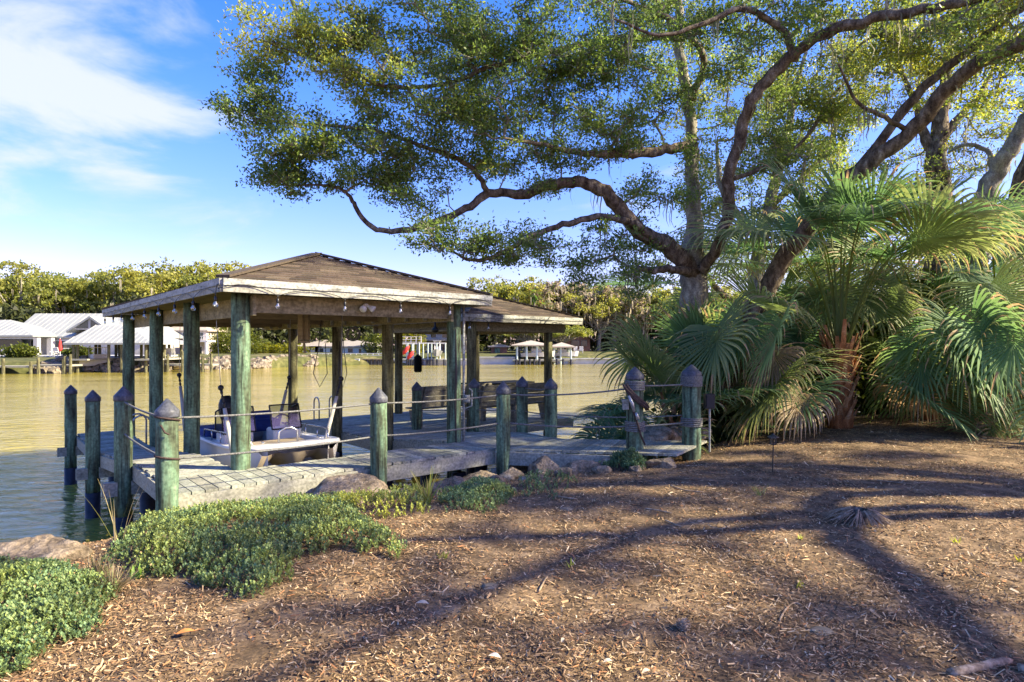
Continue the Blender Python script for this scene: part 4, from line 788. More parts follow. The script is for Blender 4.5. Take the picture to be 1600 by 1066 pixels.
# ------------------------------------------------------------------ palms
def make_frond(elev, Lp, Rr, seed, dead=False, droop=1.0):
    r_ = np.random.default_rng(seed); e = R(elev)
    # petiole in the x-z plane
    pts = []; p = np.zeros(3); ang = e; K = 10
    for i in range(K+1):
        pts.append(p.copy()); p = p+np.array((math.cos(ang), 0, math.sin(ang)))*Lp/K; ang -= R(float(np.interp(elev, [-14, 2, 18, 32, 48, 64, 80], [20, 40, 62, 84, 92, 80, 45]))*(1.0 if Lp > 1.25 or elev < 10 else .35))/K*(i/K)*2
    T = np.array((math.cos(ang), 0, math.sin(ang))); H = pts[-1]; S_ = np.array((0., 1, 0)); roll = r_.uniform(-.75, .75)
    Nn = np.cross(T, S_)*-1; Nn = np.cross(S_, T)*-1 if False else np.array((-T[2], 0, T[0]))
    S2 = S_*math.cos(roll)+Nn*math.sin(roll); N2 = np.cross(T, S2)
    if N2[2] < 0: N2 = -N2
    mb_v = []; mb_f = []; col = []
    def quad(a, b_, c, d, cc): n = len(mb_v); mb_v.extend([a, b_, c, d]); mb_f.append((n, n+1, n+2, n+3)); col.append(cc)
    pc = np.array((.16, .20, .05)) if not dead else np.array((.30, .20, .11))
    for i in range(K):
        w0 = .022-.010*i/K; w1 = .022-.010*(i+1)/K; u_ = np.array((0, 0, .012))
        quad(pts[i]-S_*w0, pts[i]+u_, pts[i+1]+u_, pts[i+1]-S_*w1, pc*.9); quad(pts[i]+u_, pts[i]+S_*w0, pts[i+1]+S_*w1, pts[i+1]+u_, pc); quad(pts[i]+S_*w0, pts[i]-S_*w0, pts[i+1]-S_*w1, pts[i+1]+S_*w1, pc*.7)
    nl = 42; costa = .34*Rr; th0 = R(128); g = r_.uniform(.8, 1.15)
    gc = np.array((.095, .19, .08))*g; tipc = np.array((.20, .30, .12))*g
    if seed % 3 == 0: gc = np.array((.14, .21, .075))*g; tipc = np.array((.28, .30, .13))*g
    if dead: gc = np.array((.30, .215, .125))*g; tipc = np.array((.36, .28, .18))*g
    for k in range(nl):
        s_ = (k+.5)/nl*2-1; th = s_*th0; base = H+T*costa*(1-abs(s_))**1.3
        base = base-np.array((0, 0, .35))*((1-abs(s_))*costa)**2/max(Rr, .1)
        d = T*math.cos(th)+S2*math.sin(th)-N2*(-.22*abs(math.sin(th)))   # slight cup
        d = d/np.linalg.norm(d); ln = Rr*(1-.25*abs(s_)**2)*r_.uniform(.9, 1.08); seg = 9
        dw = (.9+r_.uniform(-.25, .5))*droop*(1.5 if dead else 1); p = base.copy(); side = np.cross(N2, d); side /= np.linalg.norm(side); prev = None
        sp = 2*th0/nl
        for i in range(seg+1):
            t_ = i/seg; wv = min(ln*t_*sp*.53+.004, .022+.003*Rr)*(1 if t_ < .5 else max(.04, 1-((t_-.5)/.5)**1.4))
            if dead: wv *= .8
            nn_ = np.cross(d, side); a, m_, c = p-side*wv, p+nn_*wv*.45*(1 if k % 2 else 1), p+side*wv
            if prev is not None:
                cc = gc+(tipc-gc)*t_**2+r_.normal()*.004; cc = np.array((.34, .25, .14)) if (t_ > .86 and k % 4 == 0) or (t_ > .6 and k % 17 == 3) else cc; quad(prev[0], prev[1], m_, a, cc*1.04); quad(prev[1], prev[2], c, m_, cc*.94)
            prev = (a, m_, c); bend = dw*max(0, t_-.40)*.72; d = d*(1-bend)+np.array((0, 0, -1))*bend+r_.normal(size=3)*.012; d /= np.linalg.norm(d); side = side-d*(side@d); side /= np.linalg.norm(side); p = p+d*ln/seg
    return np.array(mb_v), np.array(mb_f), np.array(col)
FR = {}
for nm, e, lp, rr, dd in (('a', 84, 2.65, 1.2, .9), ('b', 72, 2.6, 1.25, 1.0), ('c', 55, 2.4, 1.25, 1.1), ('d', 36, 2.2, 1.2, 1.1), ('e', 20, 1.8, 1.15, 1.1), ('f', 2, 1.4, 1.15, 1.0), ('g', -14, 1.1, 1.1, .7), ('u', 72, 1.1, .95, .5), ('w', 45, 1.1, 1.0, .7), ('y', 20, 1.0, .95, .8), ('x', 6, .9, .9, 1.0)):
    for s_ in range(2):
        v, f, c = make_frond(e, lp, rr, hash_ := (ord(nm)*7+s_), False, dd); o_ = arr_mesh('frond', v, f, M['palm'], c); FR[nm+str(s_)] = o_.data; bpy.data.objects.remove(o_)
for nm, e, lp in (('p', -8, 1.3), ('q', 20, 1.5)):
    v, f, c = make_frond(e, lp, .8, ord(nm), True, 1.6); o_ = arr_mesh('dead_frond', v, f, M['palm'], c); FR[nm+'0'] = o_.data; bpy.data.objects.remove(o_)
def palm(loc, trunkh, r, spec, label, seed, bare=False, sc=1.0, cat='palm'):
    r_ = random.Random(seed); root = empty('palm_tree', loc, label, cat, 'sabal palms beside the path')
    loc = np.array(loc, float); mb = MB(); mb.tube([loc+(0, 0, z) for z in np.linspace(-.2, trunkh, 6)], [r*.72]*6, 12, jit=.1, col=(.7, .6, .5)); 
    tr = mb.build('trunk', M['boot'] if not bare else M['bark_pale'], root, True)
    if not bare:
        mb = MB(); n_ = int(trunkh*62); 
        for k in range(n_):
            a = k*2.39996; z = trunkh*(k/n_)**.95; q = .55+.45*k/n_; d = np.array((math.cos(a), math.sin(a), 0)); s2 = np.array((-math.sin(a), math.cos(a), 0)); ln = r_.uniform(.20, .34)*(1.0+.5*k/n_)
            p0 = loc+(0, 0, z)+d*r*.6; p1 = p0+d*ln*.45+np.array((0, 0, ln*(.75+.6*k/n_))); c_ = random.choice(((1, 1, 1), (.75, .7, .65), (1.25, 1.1, .95))) if k/n_ > .4 else random.choice(((.95, 1.15, 1.3), (.8, .95, 1.05)))
            w0, w1, th_ = .058, .030, .018
            vs = [p0-s2*w0, p0+s2*w0, p1+s2*w1, p1-s2*w1]; nn = np.cross(s2, p1-p0); nn /= np.linalg.norm(nn); mb.add(vs+[q_-nn*th_*(1 if i_ < 2 else .4) for i_, q_ in enumerate(vs)], [(0, 1, 2, 3), (7, 6, 5, 4), (0, 4, 5, 1), (1, 5, 6, 2), (2, 6, 7, 3), (3, 7, 4, 0)], c_)
        mb.build('boots', M['boot'], tr)
    for (kind, az, dz) in spec:
        me = FR[kind]; o_ = bpy.data.objects.new('dead_frond' if kind[0] in 'pq' else 'frond', me); C.objects.link(o_); o_.parent = root
        o_.location = (math.cos(R(az))*r*.3, math.sin(R(az))*r*.3, trunkh+dz); o_.rotation_euler = (r_.uniform(-.05, .05), r_.uniform(-.05, .05), R(az)); q = sc*r_.uniform(.92, 1.08); o_.scale = (q, q, q)
    return root
def auto(kinds, n, seed, a0=0, a1=360, dz=(-.25, .05)):
    r_ = random.Random(seed); out_ = []
    for k in range(n):
        kd = kinds[k % len(kinds)]; out_.append((kd+str(r_.randint(0, 1)), a0+(a1-a0)*((k*.618034) % 1)+r_.uniform(-8, 8), r_.uniform(*dz)))
    return out_
main = auto('aabbbccdd', 30, 3)+[('e0', 185, -.2), ('e1', 225, -.2), ('e0', 320, -.2), ('e1', 350, -.2), ('e0', 150, -.2), ('e1', 30, -.2), ('f0', 200, -.35), ('f1', 330, -.3), ('g0', 188, -.35), ('g1', 316, -.35), ('g1', 212, -.3) , ('b0', 250, 0), ('c0', 265, 0), ('b1', 285, 0), ('d1', 215, 0), ('d0', 330, 0), ('p0', 190, -.4), ('q0', 172, -.2), ('p0', 15, -.4), ('q0', 200, -.1), ('p0', 350, -.5), ('p0', 218, -.5), ('e0', 318, -.1), ('f0', 205, -.1)]
main = [m_ for m_ in main if not (m_[0][0] in 'cdef' and 222 < m_[1] % 360 < 312)]
palm((6.45, 12.1, .12), 1.4, .33, main, 'big sabal palm with orange-brown booted trunk and wide blue-green fans', 5, sc=1.04)
palm((3.25, 12.4, -.15), .25, .22, auto('uuwwyyxx', 26, 9)+[('f0', 182, 0), ('f1', 215, 0), ('x0', 235, 0), ('x1', 200, .1)], 'low palmetto clump over the water behind the hose-hung post', 9, sc=1.1)
palm((4.6, 13.3, 0), .5, .25, auto('uuwwybc', 26, 12), 'dark palmetto between the big palm and the low palmetto clump', 12, sc=1.15)
palm((8.9, 13.3, .25), 1.1, .30, auto('abbccdde', 22, 14)+[('f0', 300, -.3), ('e0', 270, 0)], 'sabal palm just right of the big palm, partly behind it', 14)
palm((10.0, 11.6, .2), .6, .28, auto('bccddeef', 22, 17)+[('f0', 200, -.2), ('g0', 230, -.2), ('p0', 210, -.2), ('p0', 250, -.2), ('g1', 185, -.2)], 'sabal palm spreading at the right edge of the yard', 17, sc=.95)
palm((11.5, 14.6, .3), 1.9, .28, auto('abccddee', 20, 19), 'taller sabal palm at the far right behind the others', 19)
palm((7.0, 15.6, .3), 1.4, .28, auto('abbccddw', 20, 23), 'shaded sabal palm standing behind the big palm', 23)
palm((10.6, 16.5, .3), 2.6, .28, auto('abccdde', 20, 29), 'rear sabal palm with bare grey trunk among the right-hand palms', 29, bare=True)
# understory behind the palms: a dark hedge of shrubs
def shrub(name, c, rd, n, label, tone, seed, cat='shrub', L_=.17, W_=.10, group=None):
    r_ = np.random.default_rng(seed); root = empty(name, (c[0], c[1], c[2]-rd[2]), label, cat, group); d = r_.normal(size=(n, 3)); d /= np.linalg.norm(d, axis=1)[:, None]; p = np.array(c)+d*np.array(rd)*(r_.uniform(.2, 1, n)**.45)[:, None]*(1+.18*np.sin(d[:, :1]*7+seed)+.15*np.cos(d[:, 1:2]*9))
    v, f = leafcards(p, L_, W_, r_); col = np.array((.04+.10*tone, .07+.08*tone, .02))*r_.uniform(.6, 1.4, (n, 1)); arr_mesh('foliage', v, f, M['leaf'], col, root)
    mb = MB(); b_ = np.array((c[0], c[1], c[2]-rd[2]-.2))
    for k in range(7): e = np.array(c)+d[k]*np.array(rd)*.8; mb.tube([b_, (b_+e)/2+r_.normal(size=3)*.05, e], [.02, .014, .004], 5)
    mb.build('stems', M['bark'], root)['kind'] = 'stuff'; return root
shrub('shrub', (5.6, 14.6, .9), (2.3, .8, 1.5), 16000, 'dark shrub mass behind the big palm', .25, 31, group='shrubs behind the palms')
shrub('shrub', (9.6, 15.2, 1.2), (2.6, .9, 1.8), 18000, 'dark shrub mass behind the right-hand palms', .3, 32, group='shrubs behind the palms')
shrub('shrub', (13.4, 15.8, 1.4), (2.4, 1.0, 1.9), 16000, 'shrub mass at the far right edge behind the palms', .3, 33, group='shrubs behind the palms')
shrub('shrub', (4.0, 12.6, -.1), (.8, .5, .45), 2600, 'low dark shrub on the bank behind the shore post', .15, 34, group='shrubs behind the palms')
# ------------------------------------------------------------------ rocks
def rock(c, rd, label, seed, mat='rock', group='limestone boulders on the bank', name='boulder', rough=.22, cat='rock'):
    r_ = np.random.default_rng(seed); seg, ring = 64, 40; vs = []; k1 = r_.normal(size=(14, 3))*2.6; ph = r_.uniform(0, 6.28, 14); k2 = r_.normal(size=(16, 3))*9; ph2 = r_.uniform(0, 6.28, 16); k3 = r_.normal(size=(16, 3))*22; pn = r_.normal(size=(16, 3)); pn /= np.linalg.norm(pn, axis=1)[:, None]; pc_ = r_.uniform(.78, 1.12, 16)
    for i in range(ring+1):
        th = math.pi*i/ring
        for k in range(seg):
            a = 2*math.pi*k/seg; d = np.array((math.sin(th)*math.cos(a), math.sin(th)*math.sin(a), math.cos(th)))
            fc = np.min(pc_/np.maximum(pn@d, .05)); s_ = min(fc, 1.25)*.97+.02+rough*.35*np.sin(k1@d+ph).sum()/4-rough*.9*np.abs(np.sin(k2@d+ph2)).sum()/16+rough*.45-rough*.35*np.abs(np.sin(k3@d+ph2)).sum()/16; vs.append(np.array(c)+d*np.array(rd)*s_)
    fs = [(i*seg+k, (i+1)*seg+k, (i+1)*seg+(k+1) % seg, i*seg+(k+1) % seg) for i in range(ring) for k in range(seg)]
    mb = MB(); mb.add(vs, fs); return tag(mb.build(name, M[mat], None, True, loc=(c[0], c[1], c[2]-rd[2])), label, cat, group)
def gp(x, y, dz=0):      # point on the yard under a sight line
    Ys = np.arange(1.5, 30, .01); Zs = gz((x-800)/F*Ys, Ys); i = int(np.argmax(CZ-(y-HY)/F*Ys <= Zs)); Y = Ys[i]
    return np.array(((x-800)/F*Y, Y, float(Zs[i])+dz))
rock(gp(36, 884, .0), (.46, .30, .20), 'large brown boulder at the water edge, far left', 1)
rock((-2.05, 7.45, -.28), (.62, .42, .30), 'large tan flat-topped boulder half hidden by juniper in front of the walkway', 2)
rock((-1.35, 7.62, -.30), (.30, .22, .20), 'pale boulder adjoining the right end of the large tan one', 3)
rock((-3.55, 6.05, -.20), (.10, .08, .06), 'small pale stone at the left edge of the juniper mat', 4)
for k, (x, y, z, a, b_, c_, lab) in enumerate([(-.85, 8.75, -.50, .35, .3, .25, 'dark rock in shadow under the walkway, left of the others'), (-.42, 8.95, -.42, .33, .28, .22, 'rock beneath the foot of the gangway corner post'), (.0, 9.0, -.36, .26, .22, .20, 'rounded rock just right of the gangway corner post'), (.50, 9.05, -.28, .28, .22, .23, 'knobby upright rock in front of the gangway'),
    (1.02, 9.0, -.25, .32, .24, .19, 'broad brown rock in the middle of the gangway edge'), (1.5, 9.0, -.19, .24, .2, .15, 'rock touching the small green shrub by the gangway'), (2.15, 9.0, -.1, .22, .18, .1, 'flat rock beside the hose-hung post'), (2.55, 10.75, .0, .42, .3, .22, 'pale boulder behind the gangway between the wrapped posts'), (3.2, 11.3, .0, .4, .3, .2, 'boulder under the palmetto at the shore'), (1.75, 10.95, -.35, .22, .2, .15, 'small dark rock in the bright water behind the gangway'), (.3, 8.55, -.28, .28, .2, .14, 'low mulch-covered rock nearest the small juniper')]): rock((x, y, z), (a, b_, c_), lab, 40+k, rough=.30)
r3 = random.Random(12)
for k, (x, y, w_) in enumerate([(-.2, 8.6, 'below the gangway corner post'), (.75, 8.7, 'before the knobby upright rock'), (1.25, 8.62, 'before the broad brown rock'), (1.75, 8.72, 'before the low green shrub'), (-.65, 8.4, 'left of the rounded rock, near the juniper'), (-1.0, 8.1, 'behind the spiky tuft')]):
    q = r3.uniform(.09, .15); rock((x, y, float(gz(x, y))+.02), (q, q*.8, q*.7), 'small half-buried stone '+w_, 140+k, rough=.3)
# ------------------------------------------------------------------ juniper / ground cover mats
def mat_cover(poly, n, h, label, seed, tone, cat='ground cover', gold=.15):
    r_ = np.random.default_rng(seed); pl = np.array(poly, float); mn, mx_ = pl.min(0), pl.max(0); pts = []
    while len(pts) < n:
        q = r_.uniform(mn, mx_, (n*2, 2)); ins = np.zeros(len(q), bool); j = len(pl)-1
        for i in range(len(pl)):
            xi, yi = pl[i]; xj, yj = pl[j]; c_ = ((yi > q[:, 1]) != (yj > q[:, 1])) & (q[:, 0] < (xj-xi)*(q[:, 1]-yi)/(yj-yi+1e-12)+xi); ins ^= c_; j = i
        pts += list(q[ins])
    q = np.array(pts[:n]); ed = np.full(n, 9.)
    for i in range(len(pl)):
        a, b_ = pl[i], pl[(i+1) % len(pl)]; d = b_-a; t_ = np.clip(((q-a)@d)/(d@d), 0, 1); ed = np.minimum(ed, np.linalg.norm(q-(a+t_[:, None]*d), axis=1))
    lump = .5+.5*hnoise(q[:, 0], q[:, 1], 6.0, seed+1); keep = (ed+.16*(hnoise(q[:, 0], q[:, 1], 9, seed+2))+.07*hnoise(q[:, 0], q[:, 1], 30, seed+3) > .02) & (hnoise(q[:, 0], q[:, 1], 11, seed+8) > -.50+.15*r_.normal(size=len(q))); q, ed, lump = q[keep], ed[keep], lump[keep]; n = len(q)
    lump2 = .5+.5*hnoise(q[:, 0], q[:, 1], 15.0, seed+5); H_ = h*np.clip(ed/.22, .25, 1)**.6*(.25+.75*lump+.55*lump2); z0 = gz(q[:, 0], q[:, 1]); z = z0+H_*r_.uniform(.35, 1.0, n)**.5; c = np.stack([q[:, 0], q[:, 1], z], 1)
    vs = []; fs = []; cols = []
    lean_ = r_.normal(size=(n, 3))*.45; lean_[:, 2] = 1; K = 16; L_ = .040
    for k in range(K):     # each sprig: short scaly leaves round an upright stem
        ang = r_.uniform(0, 6.28, n); up = (k/K); tilt = r_.uniform(.5, 1.6, n)*(1-.55*up); d = np.stack([np.cos(ang)*tilt, np.sin(ang)*tilt, np.full(n, .8)], 1); d /= np.linalg.norm(d, axis=1)[:, None]
        b_ = c+lean_*(-.05+.08*up); s_ = np.stack([-np.sin(ang), np.cos(ang), np.zeros(n)], 1); ll = L_*r_.uniform(.55, 1.0, n)[:, None]*(1-.35*up); w = .0075
        vv = np.stack([b_, b_+d*ll*.55+s_*w, b_+d*ll, b_+d*ll*.55-s_*w], 1); vs.append(vv.reshape(-1, 3)); fs.append(np.arange(n*4).reshape(n, 4)+k*n*4)
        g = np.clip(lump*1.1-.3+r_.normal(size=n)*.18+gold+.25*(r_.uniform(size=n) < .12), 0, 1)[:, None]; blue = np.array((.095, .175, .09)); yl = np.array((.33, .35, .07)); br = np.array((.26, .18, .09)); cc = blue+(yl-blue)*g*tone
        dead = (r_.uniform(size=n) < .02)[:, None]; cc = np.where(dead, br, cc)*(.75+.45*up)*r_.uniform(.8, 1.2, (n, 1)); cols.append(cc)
    root = empty('juniper_mat', (float(q[:, 0].mean()), float(q[:, 1].mean()), float(z0.mean())), label, cat, 'low juniper mats along the bank')
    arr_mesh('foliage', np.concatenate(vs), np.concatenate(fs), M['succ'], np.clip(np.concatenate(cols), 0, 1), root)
    mb = MB()
    for i in r_.choice(n, min(n, 260)): a = np.array((q[i, 0]+r_.normal()*.05, q[i, 1]+r_.normal()*.05, z0[i]-.02)); mb.tube([a, (a+c[i])/2+r_.normal(size=3)*.01, c[i]], [.006, .005, .003], 4, cap=False)
    mb.build('stems', M['bark'], root)['kind'] = 'stuff'; return root
def gpoly(pp_): return [gp(x, y)[:2] for x, y in pp_]
mat_cover(gpoly([(-180, 880), (-60, 880), (20, 884), (75, 888), (130, 896), (185, 915), (165, 980), (120, 1010), (60, 1045), (10, 1062), (-60, 1100), (-220, 1120)]), 19000, .13, 'green juniper mat in the lower left corner beside the boulder', 51, .55)
mat_cover(gpoly([(150, 880), (185, 855), (230, 826), (300, 800), (360, 778), (440, 786), (500, 790), (560, 800), (600, 835), (640, 858), (640, 880), (560, 872), (520, 862), (470, 880), (450, 925), (410, 945), (340, 930), (290, 905), (230, 905)]), 30000, .17, 'widest blue-green juniper mat between the corner post and the mulch', 52, .7, gold=.2)
mat_cover(gpoly([(350, 772), (420, 762), (500, 775), (560, 760), (620, 765), (680, 785), (670, 812), (600, 812), (520, 812), (440, 810), (370, 800)]), 11000, .17, 'golden-green juniper mat behind the widest one, against the tan boulder', 53, 1.0, gold=.4)
mat_cover(gpoly([(680, 775), (712, 768), (745, 754), (780, 760), (812, 772), (796, 790), (765, 803), (720, 797), (690, 804)]), 2200, .12, 'small juniper clump left of the smallest one near the grass tuft', 54, .45)
mat_cover(gpoly([(806, 760), (830, 745), (862, 742), (900, 756), (884, 770), (868, 782), (838, 774), (812, 780)]), 1000, .11, 'smallest round juniper clump alone on the mulch', 55, .4)
mat_cover([(1.35, 8.75), (1.9, 8.7), (2.0, 9.0), (1.7, 9.3), (1.3, 9.2)], 1500, .30, 'low green shrub on the rocks left of the hose-hung post', 56, .25)
# dry twiggy gap between the two big mats
def tuft(c, n, ln, w, col, label, seed, spread=.6, name='grass_tuft', droop=.5, cat='grass'):
    r_ = np.random.default_rng(seed); vs = []; fs = []; cc = []; k = 0
    for _ in range(n):
        a = r_.uniform(0, 6.28); lean = r_.uniform(.1, spread); d = np.array((math.cos(a)*lean, math.sin(a)*lean, 1.)); d /= np.linalg.norm(d); p = np.array(c, float)+r_.normal(size=3)*(.02, .02, 0); s_ = np.array((-math.sin(a+.4), math.cos(a+.4), 0)); L_ = ln*r_.uniform(.6, 1.1); seg = 6; cl = np.array(col[r_.integers(len(col))])*r_.uniform(.8, 1.2)
        for i in range(seg+1):
            ww = w*(1-(i/seg)**1.5)+.0008; vs += [p-s_*ww, p+s_*ww]; p = p+d*L_/seg; d = d+np.array((math.cos(a), math.sin(a), -1))*droop*.12*(i/seg+.3); d /= np.linalg.norm(d)
        for i in range(seg): fs.append((k+2*i, k+2*i+1, k+2*i+3, k+2*i+2)); cc.append(cl)
        k += 2*(seg+1)
    o_ = arr_mesh(name, vs, fs, M['grass'], np.array(cc), None, tuple(float(x) for x in c)); return tag(o_, label, cat)
tuft(gp(668, 788), 26, .42, .008, [(.30, .32, .05), (.20, .26, .05), (.38, .33, .12)], 'spiky yellow-green strap-leaved tuft at the edge of the juniper', 61, .9, droop=.5, cat='plant')
tuft(gp(185, 855), 8, .62, .004, [(.24, .26, .08), (.36, .30, .16)], 'tall thin grass stems beside the boulder at the water', 62, .5)
tuft(gp(262, 822), 9, .55, .004, [(.24, .26, .08), (.42, .34, .18)], 'arching pale grass stems in front of the corner post', 63, .8)
tuft(gp(1186, 775), 14, .16, .004, [(.12, .18, .06), (.25, .26, .1)], 'small sparse green weed alone on the shaded mulch', 64, .8)
tuft(gp(210, 905), 12, .12, .014, [(.16, .28, .03), (.30, .36, .05)], 'bright green broad-leaved seedling by the dry twigs', 65, 1.2, droop=.9, cat='plant')
tuft(gp(178, 925), 160, .20, .003, [(.22, .16, .09), (.30, .24, .15), (.12, .14, .05)], 'dry brown twiggy patch between the two juniper mats', 66, 1.6, droop=.3)
tuft(gp(150, 905), 120, .20, .003, [(.20, .15, .09), (.28, .22, .13), (.12, .14, .05)], 'dry brown twiggy patch behind the corner juniper mat', 67, 1.6, droop=.3)
for x, y, s_, lb in ((1250, 843, 71, 'tiny yellow-green sprout below the cut stump'), (1495, 848, 72, 'tiny green sprout at the shade edge right of the stump'), (690, 872, 73, 'tiny yellow-green sprout right of the widest juniper'), (1590, 878, 74, 'tiny green sprout at the right edge of the mulch'), (890, 885, 75, 'tiny yellow sprout in the middle of the sunny mulch'), (1250, 918, 76, 'tiny green sprout in the long limb shadow')): tuft(gp(x, y), 8, .06, .005, [(.3, .34, .05)], lb, s_, 1.0, cat='plant')
# ------------------------------------------------------------------ mulch chips
r_ = np.random.default_rng(99); n = 360000
Y = 1.9+(13.5-1.9)*r_.uniform(size=n)**1.25; X = r_.uniform(-1, 1, n)*(Y*.86+.3); dn = hnoise(X, Y, 3.0, 31)+.7*hnoise(X, Y, 9.0, 32); ok = (bankd(X, Y) > -.15) & (dn+r_.uniform(-.6, .6, n) > -.42); X, Y = X[ok], Y[ok]; n = len(X)
Z = gz(X, Y)+r_.uniform(-.002, .012, n)
a = r_.uniform(0, 6.28, n); lng = r_.gamma(2.0, .0088, n)+.007; wd = lng*r_.uniform(.12, .38, n); wd = np.clip(wd, .0016, .008); big_ = r_.uniform(size=n) < .012; lng = np.where(big_, r_.uniform(.035, .065, n), lng); wd = np.where(big_, lng*r_.uniform(.18, .36, n), wd); tz = r_.normal(size=n)*.28
d = np.stack([np.cos(a), np.sin(a), tz], 1); s_ = np.stack([-np.sin(a), np.cos(a), r_.normal(size=n)*.35], 1); c = np.stack([X, Y, Z], 1)+np.array((0, 0, .004))
v = np.stack([c-d*lng[:, None]/2-s_*wd[:, None]/2, c+d*lng[:, None]/2-s_*wd[:, None]*.3, c+d*lng[:, None]/2+s_*wd[:, None]*.3, c-d*lng[:, None]/2+s_*wd[:, None]/2], 1).reshape(-1, 3)
pal = np.array([(.06, .037, .02), (.16, .098, .05), (.29, .185, .10), (.42, .295, .17), (.54, .42, .28), (.31, .145, .065)]); ch = r_.choice(6, n, p=[.25, .27, .25, .13, .035, .065]); col = pal[ch]*r_.uniform(.75, 1.25, (n, 1))
tag(arr_mesh('mulch_chips', v, np.arange(n*4).reshape(n, 4), M['chip'], col), 'shredded brown bark mulch covering the yard', 'mulch', kind='stuff')
# loose bits on the mulch
def stick(pts, r, label, mat='deadwood', name='stick', cat='stick', group='fallen sticks on the mulch'):
    q = [gp(x, y, .012) for x, y in pts]; mb = MB(); mb.tube(smooth_path(q, 3), [r]*(3*(len(q)-1)) +[r*.5], 7, jit=.12); return tag(mb.build(name, M[mat], None, True, loc=tuple(q[0])), label, cat, group)
o_ = stick([(1485, 1056), (1530, 1047), (1580, 1036)], .024, 'thick pale fallen branch piece at the lower right corner', name='log', cat='branch')
stick([(1590, 1048), (1640, 1060)], .024, 'second branch piece cut off by the right edge', name='log', cat='branch')
for pts, r, lab in (([(868, 777), (885, 780), (902, 782)], .010, 'pale stick below the smallest juniper clump'), ([(1048, 760), (1070, 768), (1100, 771)], .008, 'long thin stick lying on the shaded mulch'), ([(1008, 797), (1030, 800), (1050, 804)], .008, 'stick in the shade above the sunlit patch'),
    ([(842, 928), (850, 912), (856, 903)], .007, 'small curved twig in the middle of the sunny mulch'), ([(1218, 975), (1226, 958), (1240, 946), (1252, 948)], .006, 'curled yellow stem on the mulch right of centre'), ([(1105, 822), (1125, 829), (1140, 824), (1130, 818)], .005, 'looped pale vine on the mulch'),
    ([(1040, 815), (1055, 822), (1068, 826)], .007, 'short twig at the top of the sunny patch'), ([(1150, 690), (1190, 697), (1230, 693)], .007, 'thin stick in front of the palm'), ([(1370, 752), (1420, 757), (1470, 754)], .006, 'thin straight stick right of the path light'), ([(1290, 662), (1330, 668), (1360, 660)], .009, 'fallen petiole by the palm trunk')): stick(pts, r, lab)
def leaf(x, y, s_, col, label, an=0):
    c = gp(x, y, .016); r2 = random.Random(x); mb = MB(); n_ = 8; d = np.array((math.cos(an), math.sin(an), .05)); s2 = np.array((-math.sin(an), math.cos(an), .1)); L_, Rr_ = [], []
    for i in range(n_+1):
        t_ = i/n_; w = math.sin(math.pi*t_**.8)*s_*.22+.001; p = c+d*(t_-.5)*s_+np.array((0, 0, .012*math.sin(t_*3.1)+.006)); L_.append(p-s2*w+(0, 0, .006)); Rr_.append(p+s2*w+(0, 0, .006)); L_.append(p)
    vs = []; 
    for i in range(n_+1): vs += [L_[2*i], L_[2*i+1], Rr_[i]]
    fs = []
    for i in range(n_): fs += [(3*i, 3*i+1, 3*i+4, 3*i+3), (3*i+1, 3*i+2, 3*i+5, 3*i+4)]
    o_ = arr_mesh('fallen_leaf', vs, fs, M['chip'], np.tile(np.array(col), (len(fs), 1)), None, tuple(c)); return tag(o_, label, 'leaf', 'fallen leaves on the mulch')
leaf(290, 996, .10, (.50, .20, .06), 'orange fallen leaf on the mulch, lower left', .3); leaf(773, 1036, .075, (.62, .52, .40), 'pale cream curled leaf at the bottom centre', -.5); leaf(660, 950, .09, (.40, .33, .25), 'grey curled leaf on the mulch left of centre', -.3)
leaf(950, 1044, .05, (.52, .42, .3), 'small pale leaf near the bottom edge', .1); leaf(1010, 1060, .05, (.5, .38, .26), 'small tan leaf at the very bottom', .4); leaf(880, 1010, .04, (.55, .45, .3), 'tiny yellowish leaf near the dark streak of shade', 1)
for x, y, rd, lab, sd in ((766, 918, (.06, .045, .02), 'pale flat stone in the sunny mulch', 81), (886, 797, (.07, .05, .025), 'flat stone in the shaded mulch under the smallest juniper', 82), (1282, 988, (.065, .045, .02), 'grey flat stone in the long shadow', 83)): rock(gp(x, y, .0), rd, lab, sd, 'rocklight', 'flat stones in the mulch', 'stone', .12)
c = gp(1068, 985, .025); mb = MB(); mb.sphere(c, .028, 12, 8, (1, 1, 1.2))
for k in range(40):
    a = k*2.4; z = -.03+.06*k/40; rr = .028*math.sqrt(max(.05, 1-(z/.038)**2)); p = c+np.array((math.cos(a)*rr, math.sin(a)*rr, z)); mb.beam(p, p+np.array((math.cos(a)*.014, math.sin(a)*.014, .008)), .014, .004)
tag(mb.build('pine_cone', M['deadwood'], None, loc=tuple(c)), 'grey pine cone on the sunny mulch, lower right of centre', 'pine cone')
# stump with dry root fibres
c = gp(1343, 815, 0); st = empty('stump', c, 'small cut palm stump with frayed dry roots on the mulch', 'stump'); mb = MB()
mb.lathe(c, [(.12, -.05), (.11, .03), (.085, .10), (.07, .115), (.05, .07), (.01, .06)], 18); mb.build('core', M['bark'], st, True); mb = MB(); rr = random.Random(4)
for k in range(120):
    a = rr.uniform(0, 6.28); d = np.array((math.cos(a), math.sin(a), 0)); z0 = rr.uniform(.06, .125); L_ = rr.uniform(.10, .24); mb.tube([c+d*.07+(0, 0, z0), c+d*(.07+L_*.45)+(0, 0, z0*.75), c+d*(.07+L_)+(0, 0, rr.uniform(0, .02))], [.005, .004, .002], 4, cap=False)
mb.build('roots', M['deadwood'], st)
